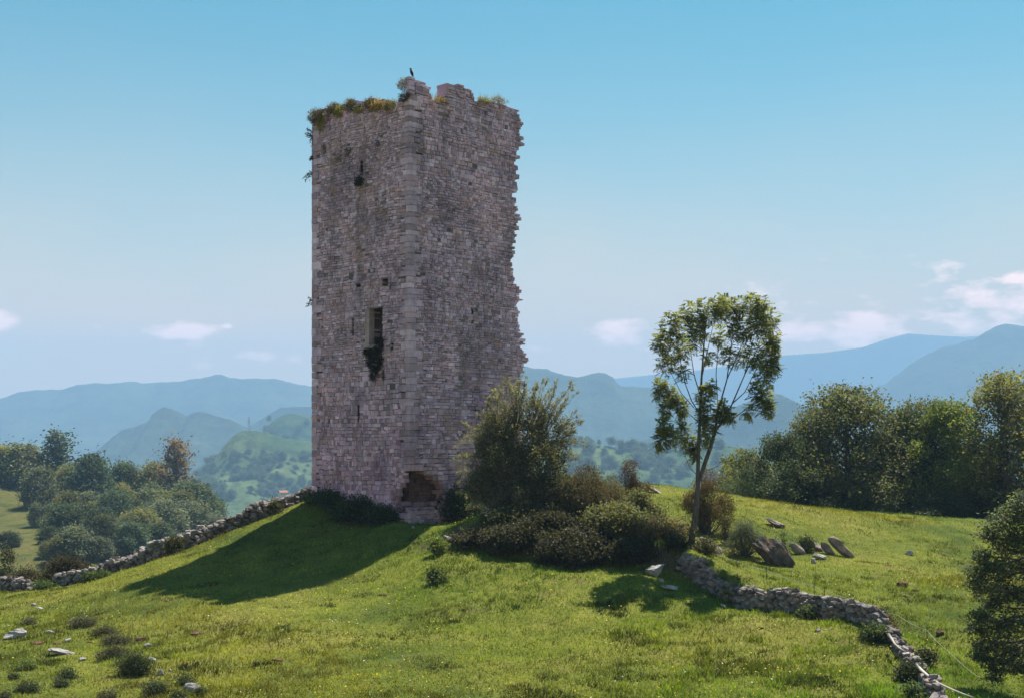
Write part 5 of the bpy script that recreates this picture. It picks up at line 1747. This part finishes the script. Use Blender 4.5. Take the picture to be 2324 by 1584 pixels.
def stone_wall(name, label, path, hts, thick, sz, seed, ruin=0.15, lower=0.0):
    """path: ground points (x, y); hts: wall height at each; stones stacked along it"""
    rng = np.random.RandomState(seed)
    path = np.array(path); seg = np.linalg.norm(np.diff(path, axis=0), axis=1); S = np.concatenate([[0], np.cumsum(seg)])
    VV, QQ, CC = [], [], []
    off_ = 0
    org = Vector((path[0][0], path[0][1], gz1(*path[0])))
    tot = S[-1]
    for lane in (-1, 0, 1):
        hacc = 0.0
        layer = 0
        while layer < 16:
            s = rng.rand() * 0.2
            any_ = False
            while s < tot:
                w = sz * (0.7 + 0.9 * rng.rand()); h = sz * (0.45 + 0.35 * rng.rand())
                hh = np.interp(s, S, hts) * (1 + ruin * 1.3 * float(fbm(np.array([s * 0.9]), np.array([seed * 1.0]), seed, 3)[0]))
                zc = (layer + 0.4) * sz * 0.60
                if zc < hh * (1.0 if lane == 0 else 0.92):
                    any_ = True
                    x = np.interp(s, S, path[:, 0]); y = np.interp(s, S, path[:, 1])
                    x2 = np.interp(s + 0.1, S, path[:, 0]); y2 = np.interp(s + 0.1, S, path[:, 1])
                    a = math.atan2(y2 - y, x2 - x)
                    nrm = np.array([-math.sin(a), math.cos(a)])
                    o_ = nrm * lane * thick * 0.33 * (1 - 0.25 * zc / max(hh, 0.2))
                    g = gz1(x + o_[0], y + o_[1]) if layer == 0 or True else 0
                    V, Q = PROTO[rng.randint(len(PROTO))]
                    M_ = rot_z(a + rng.normal() * 0.25) @ rot_y(rng.normal() * 0.22) @ rot_x(rng.normal() * 0.3)
                    v = (V * np.array([w, thick * 0.5 * (0.8 + 0.4 * rng.rand()), h * 1.1])) @ M_.T
                    v += np.array([x + o_[0] + rng.normal() * 0.03, y + o_[1] + rng.normal() * 0.03, g - lower + zc + rng.normal() * 0.03]) - np.array(org)
                    k = 0.55 + 0.7 * rng.rand()
                    VV.append(v); QQ.append(Q + off_); off_ += len(v)
                    CC.append(np.tile(np.array([k * (1 + 0.06 * rng.normal()), k, k * (1 + 0.04 * rng.normal())]), (len(v), 1)))
                s += w * 1.0
            if not any_: break
            layer += 1
    o = obj(name, mesh_np(name, np.concatenate(VV), np.concatenate(QQ), np.concatenate(CC), [M_WALL]))
    o.location = org
    return tag(o, label, "wall")


def wp(px, Y): return (PX(px, Y), Y)


stone_wall("dry_stone_wall", "long dry stone wall climbing the left slope to the tower's foot",
           [wp(715, 62.6), wp(660, 61.8), wp(600, 60.9), wp(520, 60.2), wp(430, 59.4), wp(350, 58.9), wp(270, 58.6), wp(200, 58.5), wp(128, 59.0)], [0.35, 0.4, 0.55, 0.7, 0.75, 0.75, 0.7, 0.7, 0.55], 0.55, 0.25, 61, 0.75)
stone_wall("dry_stone_wall", "short low piece of dry stone wall at the left edge past the weedy gap",
           [wp(74, 59.4), wp(40, 59.8), wp(-30, 60.4), wp(-90, 61)], [0.45, 0.55, 0.6, 0.6], 0.5, 0.22, 62, 0.75)
stone_wall("dry_stone_wall", "dry stone wall running from the slender tree down the right side to the bottom edge",
           [wp(1545, 48.6), wp(1590, 47.9), wp(1640, 46.9), wp(1700, 45.6), wp(1757, 44.6), wp(1814, 43.6), wp(1887, 42.2), wp(1991, 40.2), wp(2040, 38.6), wp(2085, 36.6), wp(2110, 34.6), wp(2125, 32.8), wp(2150, 31)],
           [0.5, 0.65, 0.7, 0.95, 1.05, 0.85, 0.75, 0.7, 0.5, 0.4, 0.45, 0.5, 0.5], 0.42, 0.22, 63, 0.7, 0.12)
_rock_cache = {}


def rock_mesh(seed, strata=0.0, sub=4):
    rng = np.random.RandomState(seed)
    bm_ = bmesh.new()
    bmesh.ops.create_icosphere(bm_, subdivisions=sub, radius=0.5)
    V = np.array([v.co[:] for v in bm_.verts])
    Fc = np.array([[v.index for v in f.verts] for f in bm_.faces])
    bm_.free()
    for k in range(11):
        d = rng.normal(size=3); d /= np.linalg.norm(d)
        h = V @ d; lim = 0.5 * (0.5 + 0.35 * rng.rand())
        V = V - np.outer(np.maximum(h - lim, 0) * 0.94, d)
    n1 = fbm(V[:, 0] * 5 + V[:, 2] * 3, V[:, 1] * 5 - V[:, 2] * 2, seed, 4)
    n2 = fbm(V[:, 0] * 1.2 + V[:, 2] * 9, V[:, 1] * 1.2, seed + 4, 3)
    nr = V / (np.linalg.norm(V, axis=1)[:, None] + 1e-9)
    V = V + nr * (0.16 * n1 + strata * 0.22 * n2)[:, None]
    return V, Fc


def rock(label, box_, seed, tilt=0.0, mat=None, depth=0.8, name="boulder", cat="rock", sink=0.3, Y=None, strata=0.4, hk=1.0, group=None, tone=1.0):
    x0, y0, x1, y1 = box_
    p = hit((x0 + x1) / 2, y1) if Y is None else Vector((PX((x0 + x1) / 2, Y), Y, gz1(PX((x0 + x1) / 2, Y), Y)))
    wm = (x1 - x0) / F * p.y; hm = (y1 - y0) / F * p.y
    V, Fc = rock_mesh(seed, strata)
    if tilt:
        L_ = math.hypot(wm, hm) * 1.05
        th = min(wm, hm) * 0.62 * hk
        V = V * np.array([L_, max(depth * wm, 0.25), th])
        V = V @ rot_y(tilt).T
        zc = hm * 0.34
    else:
        V = V * np.array([wm * 1.1, max(wm * depth, 0.12), hm * (1.25 + sink) * hk])
        zc = hm * (0.42 - sink * 0.5)
    o = obj(name, mesh_np(name, V, Fc, np.full((len(V), 3), tone), [mat or M_ROCK], False))
    o.location = p + Vector((0, depth * wm * 0.25, zc))
    return tag(o, label, cat, group)


def b7(x0, y0, x1, y1): return (*c7(x0, y0), *c7(x1, y1))
def b8(x0, y0, x1, y1): return (*c8(x0, y0), *c8(x1, y1))
def bw(x0, y0, x1, y1): return (*cw(x0, y0), *cw(x1, y1))
def b4(x0, y0, x1, y1): return (*c4(x0, y0), *c4(x1, y1))
def b5(x0, y0, x1, y1): return (*c5(x0, y0), *c5(x1, y1))


GF = "rocks in the right field"
rock("long slab with orange lichen lying highest in the right field", b7(440, 65, 612, 150), 1, R(20), None, 0.5, group=GF)
rock("largest dark boulder with a lit right flank beside the grey-green gorse", b7(375, 190, 655, 430), 2, R(44), None, 0.8, group=GF, strata=0.6, tone=0.42, hk=1.55)  # low tone paints the shaded front into the whole rock's colour
rock("tilted slab right of the largest dark boulder", b7(620, 228, 742, 348), 3, R(46), None, 0.6, group=GF)
rock("squat tilted rock left of the tall leaning slab", b7(778, 235, 880, 322), 4, R(35), None, 0.7, group=GF)
rock("tall leaning slab at the right end of the outcrop", b7(915, 205, 1098, 362), 5, R(43), None, 0.5, group=GF, hk=0.85)
rock("middle stub between the squat rock and the tall leaning slab", b7(850, 248, 960, 345), 15, R(40), None, 0.6, group=GF, tone=0.8)
rock("flat pale rock lying below the tilted outcrop", b7(780, 318, 910, 386), 6, R(12), M_PALE, 0.6, group=GF)
rock("small pale stone just below the flat pale rock", b7(775, 375, 822, 411), 7, 0, M_PALE, 0.8, group=GF)
rock("lone pale stone in the open grass of the right field", b7(1465, 325, 1532, 357), 8, 0, M_PALE, 0.8, group=GF)
rock("small stone in the grass in front of the right wall", b7(815, 880, 852, 906), 9, 0, M_PALE, 0.8)
GK = "rocks on the bank and by the wall"
rock("sloping slab just right of the slender tree's foot", bw(760, 475, 980, 635), 10, R(36), None, 0.5, group=GK, hk=0.8)
rock("broad pale slab in the shade left of the wall's end", bw(255, 712, 472, 832), 11, R(-14), M_PALE, 0.9, group=GK, hk=1.5, strata=0.8)
rock("low pale slab lying in the slender tree's shadow", bw(408, 900, 605, 975), 12, R(6), M_PALE, 0.8, group=GK, hk=1.3, strata=0.8)
rock("small stone between the two pale shaded slabs", bw(390, 862, 440, 895), 16, 0, M_PALE, 0.8, group=GK)
rock("long thin ledge slanting across the shaded left end of the bank", b4(1165, 868, 1432, 995), 13, R(25), M_PALE, 0.35, Y=51.6, group=GK, hk=0.45, tone=0.8)
rock("small slanting stone in the bank's dark middle", b4(1658, 878, 1722, 935), 14, R(38), M_PALE, 0.5, Y=51.0, group=GK, hk=0.7, tone=0.7)
rock("stone peeping from the bank under the thorn bush", b4(1572, 738, 1632, 785), 17, 0, M_PALE, 0.8, Y=53.6, group=GK, tone=0.7)
rock("small lit stone in the grass in front of the wall's thick end", bw(938, 1062, 990, 1115), 18, R(40), M_PALE, 0.7, group=GK)
rock("pale slab on the grass crest beside the rusty gorse", b5(1045, 1035, 1155, 1090), 19, R(25), M_PALE, 0.5, group=GK)
rock("grey stone in the tower's shadow in front of its broken corner", b4(953, 825, 985, 840), 20, 0, M_PALE, 0.8)
rock("leaning stone on the bank between bramble and the wall's end", bw(140, 560, 220, 700), 21, R(50), M_ROCK, 0.5, group=GK, tone=0.8)
GL = "stones on the lower left slope"
rock("pale ribbed outcrop at the left edge", b8(0, 490, 182, 572), 22, 0, M_PALE, 0.7, group=GL, strata=1.0)
rock("pale broken outcrop beside bare earth", b8(345, 628, 525, 692), 23, R(12), M_PALE, 0.7, group=GL, strata=1.0)
rock("flat pale stone above the biggest low bush", b8(1038, 603, 1112, 632), 24, 0, M_PALE, 0.8, group=GL)
rock("pale rock under a green cap at the bottom", b8(1308, 898, 1442, 965), 25, 0, M_PALE, 0.7, group=GL)
rock("pale stone right below the biggest low bush", b8(1138, 798, 1188, 840), 26, 0, M_PALE, 0.8, group=GL)
rock("highest pale stone on the lower left slope", b8(258, 328, 318, 362), 27, R(20), M_PALE, 0.8, group=GL)
rock("pale stones above the broken outcrop", b8(450, 560, 512, 600), 28, R(-20), M_PALE, 0.8, group=GL)
rock("flat pale stone right below the broken outcrop", b8(560, 700, 618, 732), 29, 0, M_PALE, 0.8, group=GL)
rock("pale stone tucked against the right of the biggest low bush", b8(1075, 698, 1135, 728), 30, R(25), M_PALE, 0.8, group=GL)
rock("thin pale stone right of the left edge outcrop", b8(318, 512, 382, 532), 31, 0, M_PALE, 0.8, group=GL)
rock("tiny white stone right of the pale stone below the biggest bush", b8(1222, 786, 1247, 808), 32, 0, M_PALE, 0.9, group=GL)
rock("tiny stone left of the highest pale stone", b8(220, 316, 256, 336), 33, 0, M_PALE, 0.9, group=GL)
rock("pale stone in the heather left of the biggest low bush", b8(905, 680, 932, 698), 34, 0, M_PALE, 0.9, group=GL)
for i, (bx, lab) in enumerate([(b8(975, 540, 1062, 582), "red-brown molehill left of the middle of the lower slope"), (b8(1375, 512, 1482, 542), "wide red-brown molehill in the lower middle grass"),
                               (b8(198, 588, 300, 614), "bare orange earth beside the pale broken outcrop"), (b8(1978, 703, 2052, 728), "molehill in the grass near the bottom middle"),
                               (b8(375, 588, 442, 614), "bare earth just above the pale broken outcrop"), (b8(1785, 545, 1825, 560), "small molehill in the centre of the lower grass"),
                               (b8(620, 585, 665, 603), "small molehill left of the heather mats"), (b7(1395, 520, 1485, 580), "largest molehill in the right field"),
                               (b7(1508, 588, 1562, 614), "molehill right below the largest one in the right field"), (b7(1728, 335, 1772, 355), "molehill highest in the right field"),
                               (b7(1680, 885, 1765, 932), "earth scrape beyond the lower right wall"), (b7(1448, 635, 1490, 655), "small molehill left below the others in the right field"),
                               (b7(1315, 415, 1372, 432), "flat molehill left of the upper right field"), (b7(390, 870, 440, 890), "small molehill in front of the right wall"),
                               (b4(710, 1300, 800, 1325), "molehill at the sunlit edge of the tower's shadow"), (b4(1360, 1285, 1410, 1302), "molehill in the grass below the bank")]):
    rock(lab, bx, 200 + i, 0, M_DIRT, 0.9, "molehill", "molehill", 0.5, strata=0.2, hk=0.55, group="molehills and bare earth")

# ------------------------------------------------------------------ rope fence, sticks
fence = thing("rope_fence", "thin pale rope fence strung on rods above the right wall", "fence", hit(*c7(455, 495)))
FO = fence.location.copy()
RPT = [(90, 340), (240, 389), (455, 460), (800, 573), (875, 600), (1250, 724), (1400, 782), (1620, 895), (1780, 1050), (2010, 1245)]
rp = []
for (x, y) in RPT:
    px, py = c7(x, y)
    rp.append((px, py, hit(px, py + 14).y))
cf = np.polyfit([q[0] for q in rp], [q[2] for q in rp], 2)
rp = [P(q[0], q[1], float(np.polyval(cf, q[0])) - 0.7) for q in rp]
mb = MB()
pp = []
for i in range(len(rp) - 1):
    for k in range(6):
        t = k / 6
        pp.append(rp[i].lerp(rp[i + 1], t) - FO - Vector((0, 0, 0.05 * math.sin(math.pi * t))))
pp.append(rp[-1] - FO)
mb.tube(pp, [0.0065] * len(pp), 4)
mb.build("rope", mat_plain("rope_fibre", (0.36, 0.33, 0.30)), fence)
M_ROD = mat_plain("rod_metal", (0.06, 0.05, 0.045))
for i in (1, 2, 3, 4, 5, 7):
    q = rp[i]
    mb = MB()
    mb.tube([Vector((q.x, q.y, gz1(q.x, q.y) - 0.2)) - FO, q - FO + Vector((0, 0, 0.12))], [0.014, 0.012], 6)
    mb.build("post", M_ROD, fence)


def stick(label, pts_, r, mat, lift=0.0, group=None, name="dead_branch"):
    w = []
    for (x, y) in pts_:
        px, py = c7(x, y)
        g = hit(px, py + lift)
        w.append(Vector((PX(px, g.y), g.y, PZ(py, g.y) + 0.02)))
    mb = MB()
    o0 = w[0].copy()
    n = len(w)
    mb.tube([p - o0 for p in w], [r * (1 - 0.6 * i / (n - 1)) for i in range(n)], 6)
    o = mb.build(name, mat, None, True)
    o.location = o0
    return tag(o, label, "branch", group)


M_DEAD = mat_plain("bleached_wood", (0.42, 0.37, 0.32))
stick("long bleached branch lying along the near end of the right wall", [(1540, 1150), (1580, 1190), (1620, 1225), (1700, 1285), (1800, 1330), (1880, 1362), (1955, 1389)], 0.05, M_DEAD, 40)
stick("shorter bleached branch on the right wall below the dry bramble", [(1340, 930), (1365, 965), (1385, 1000), (1420, 1030), (1465, 1058)], 0.05, M_DEAD, 40)
stick("thin dark dead stem standing in the right field beyond the wall", [(1280, 725), (1268, 680), (1258, 635), (1242, 590)], 0.012, M_BARK, 30, None, "dry_weed")

# ------------------------------------------------------------------ far house and pylon
Yh = 560.0
hp = P(642, 1122, Yh)
HS = 0.36
house = thing("farmhouse", "tiny red-roofed house on the hazy slope just above the left wall", "house", hp, 0.5)
house.scale = (HS, HS, HS)
mb = MB(); mb.box(-5, 5, -3.5, 3.5, -4, 3, (0.6, 0.56, 0.5)); mb.build("wall", mat_plain("render_plaster", (0.6, 0.55, 0.5)), house)
mb = MB()
mb.add([(-5.5, -4, 2.9), (5.5, -4, 2.9), (5.5, 0, 5.4), (-5.5, 0, 5.4), (-5.5, 4, 2.9), (5.5, 4, 2.9)], [(0, 1, 2, 3), (3, 2, 5, 4), (0, 3, 4, 4), (1, 5, 2, 2)][:2], (1, 1, 1))
mb.add([(-5.5, -4, 2.7), (5.5, -4, 2.7), (5.5, 4, 2.7), (-5.5, 4, 2.7)], [(3, 2, 1, 0)], (1, 1, 1))
rf = mb.build("roof", mat_plain("red_tiles", (0.32, 0.12, 0.09)), house)
mb = MB(); mb.box(1.5, 2.3, 0.4, 1.2, 4.2, 6.4); mb.build("chimney", mat_plain("chimney_brick", (0.4, 0.25, 0.2)), rf)
for k in (-3, 0, 3):
    mb = MB(); mb.box(k - 0.5, k + 0.5, -3.56, -3.5, 0.4, 1.8); mb.build("window", mat_plain("dark_glass", (0.03, 0.03, 0.04)), house)
pyl = thing("power_pylon", "faint lattice power pylon on the skyline between the hazy hills", "pylon", P(565, 976, 1240))
mb = MB()
H_ = 14.0
for (sx, sy) in ((-1, -1), (1, -1), (1, 1), (-1, 1)):
    mb.tube([(sx * 1.6, sy * 1.6, -4), (sx * 0.6, sy * 0.6, H_ * 0.6), (sx * 0.15, sy * 0.15, H_)], [0.14, 0.12, 0.1], 4)
for k in range(6):
    z0_, z1_ = H_ * k / 7, H_ * (k + 1) / 7
    w0, w1 = 1.6 - 1.3 * k / 7, 1.6 - 1.3 * (k + 1) / 7
    mb.tube([(-w0, -w0, z0_), (w1, -w1, z1_)], [0.09, 0.09], 4); mb.tube([(w0, -w0, z0_), (-w1, -w1, z1_)], [0.09, 0.09], 4)
mb.build("lattice_mast", mat_plain("galvanised_steel", (0.3, 0.31, 0.33)), pyl)
for z_ in (8.5, 10.5, 12.5):
    mb = MB(); mb.tube([(-3.2, 0, z_), (0, 0, z_ + 0.4), (3.2, 0, z_)], [0.1, 0.16, 0.1], 4); mb.build("crossarm", bpy.data.materials["galvanised_steel"], pyl)


# ------------------------------------------------------------------ grass
def grass_field(seed, n, yr, hmin, hmax, wid, name, pick=None, colA=(0.162, 0.190, 0.024), tuft=1, spread=0.0):
    rng = np.random.RandomState(seed)
    y = yr[0] * (yr[1] / yr[0]) ** rng.rand(n)
    x = y * (rng.rand(n) * 0.92 - 0.46)
    if pick is not None:
        k = pick(x, y, rng)
        x, y = x[k], y[k]
    if tuft > 1:
        x = np.repeat(x, tuft) + rng.normal(size=len(x) * tuft) * spread
        y = np.repeat(y, tuft) + rng.normal(size=len(y) * tuft) * spread
    # no grass inside the tower
    du, dv = (x - COR.x) * DL.x + (y - COR.y) * DL.y, (x - COR.x) * DR.x + (y - COR.y) * DR.y
    k = ~((du > 0) & (du < LEN_L) & (dv > 0) & (dv < LEN_R))
    x, y = x[k], y[k]
    z = gz(x, y) - 0.02
    m_ = len(x)
    patch = vnoise(x * 0.22, y * 0.22, 41); fine = vnoise(x * 1.3, y * 1.3, 43)
    h = (hmin + (hmax - hmin) * rng.rand(m_) ** 1.6) * (0.6 + 0.5 * patch + 0.4 * fine)
    a = rng.rand(m_) * 6.28
    w = wid * (0.7 + 0.6 * rng.rand(m_))
    bx, by = np.cos(a) * w, np.sin(a) * w
    ln = rng.normal(size=(m_, 2)) * 0.45 * h[:, None]
    V = np.stack([np.stack([x - bx, y - by, z], 1), np.stack([x + bx, y + by, z], 1), np.stack([x + ln[:, 0], y + ln[:, 1], z + h], 1)], 1).reshape(-1, 3)
    q = np.arange(3 * m_).reshape(m_, 3)
    k = (0.55 + 0.9 * rng.rand(m_)) * (0.42 + 1.15 * vnoise(x * 0.8, y * 0.8, 47)) * (0.7 + 0.6 * vnoise(x * 2.3, y * 2.3, 49))
    yel = 0.75 + 0.6 * vnoise(x * 0.15 + 9, y * 0.15, 53)
    dry = rng.rand(m_) < 0.03 + 0.35 * (vnoise(x * 0.45, y * 0.45, 59) > 0.74)
    c = np.stack([colA[0] * k * yel, colA[1] * k, colA[2] * k], 1)
    c[dry] = np.array([0.17, 0.15, 0.06]) * k[dry][:, None]
    o = obj(name, mesh_np(name, V, q, np.repeat(c, 3, axis=0), [M_GRASS]))
    return tag(o, kind='stuff')


grass_field(1, 330000, (30, 82), 0.05, 0.15, 0.016, "grass")
grass_field(2, 9000, (30, 72), 0.10, 0.21, 0.016, "tall_grass", lambda x, y, r: vnoise(x * 0.35, y * 0.35, 71) + 0.25 * r.rand(len(x)) > 0.66, (0.135, 0.160, 0.024), 14, 0.10)
rgb_ = np.random.RandomState(8)
nf = 2600
fy = 30 * (62 / 30) ** rgb_.rand(nf); fx = fy * (rgb_.rand(nf) * 0.86 - 0.43)
kp = vnoise(fx * 0.3, fy * 0.3, 101) > 0.45
fx, fy = fx[kp], fy[kp]
fp = np.stack([fx, fy, gz(fx, fy) + 0.12 + 0.05 * rgb_.rand(len(fx))], 1)
V, q, C = leaves(fp, 0.05, rgb_, 1.2, 0.9, (0.8, 1.2))
yel_ = rgb_.rand(len(fx)) < 0.75
cc = np.where(yel_[:, None], np.array([[0.75, 0.6, 0.04]]), np.array([[0.75, 0.72, 0.68]]))
tag(obj("meadow_flowers", mesh_np("meadow_flowers", V, q, np.repeat(cc, 4, axis=0), [M_GRASS])), kind='stuff')
grass_field(4, 5000, (30, 45), 0.12, 0.26, 0.020, "rank_grass", lambda x, y, r: (x > 3) & (x < 14) & (vnoise(x * 0.9, y * 0.9, 73) > 0.55), (0.14, 0.185, 0.022), 16, 0.11)
grass_field(3, 60000, (30, 62), 0.06, 0.16, 0.018, "dark_grass", lambda x, y, r: (vnoise(x * 0.9, y * 0.9, 91) > 0.84), (0.045, 0.055, 0.020), 7, 0.06)
print("verts", sum(len(o.data.vertices) for o in bpy.data.objects if o.type == 'MESH'))
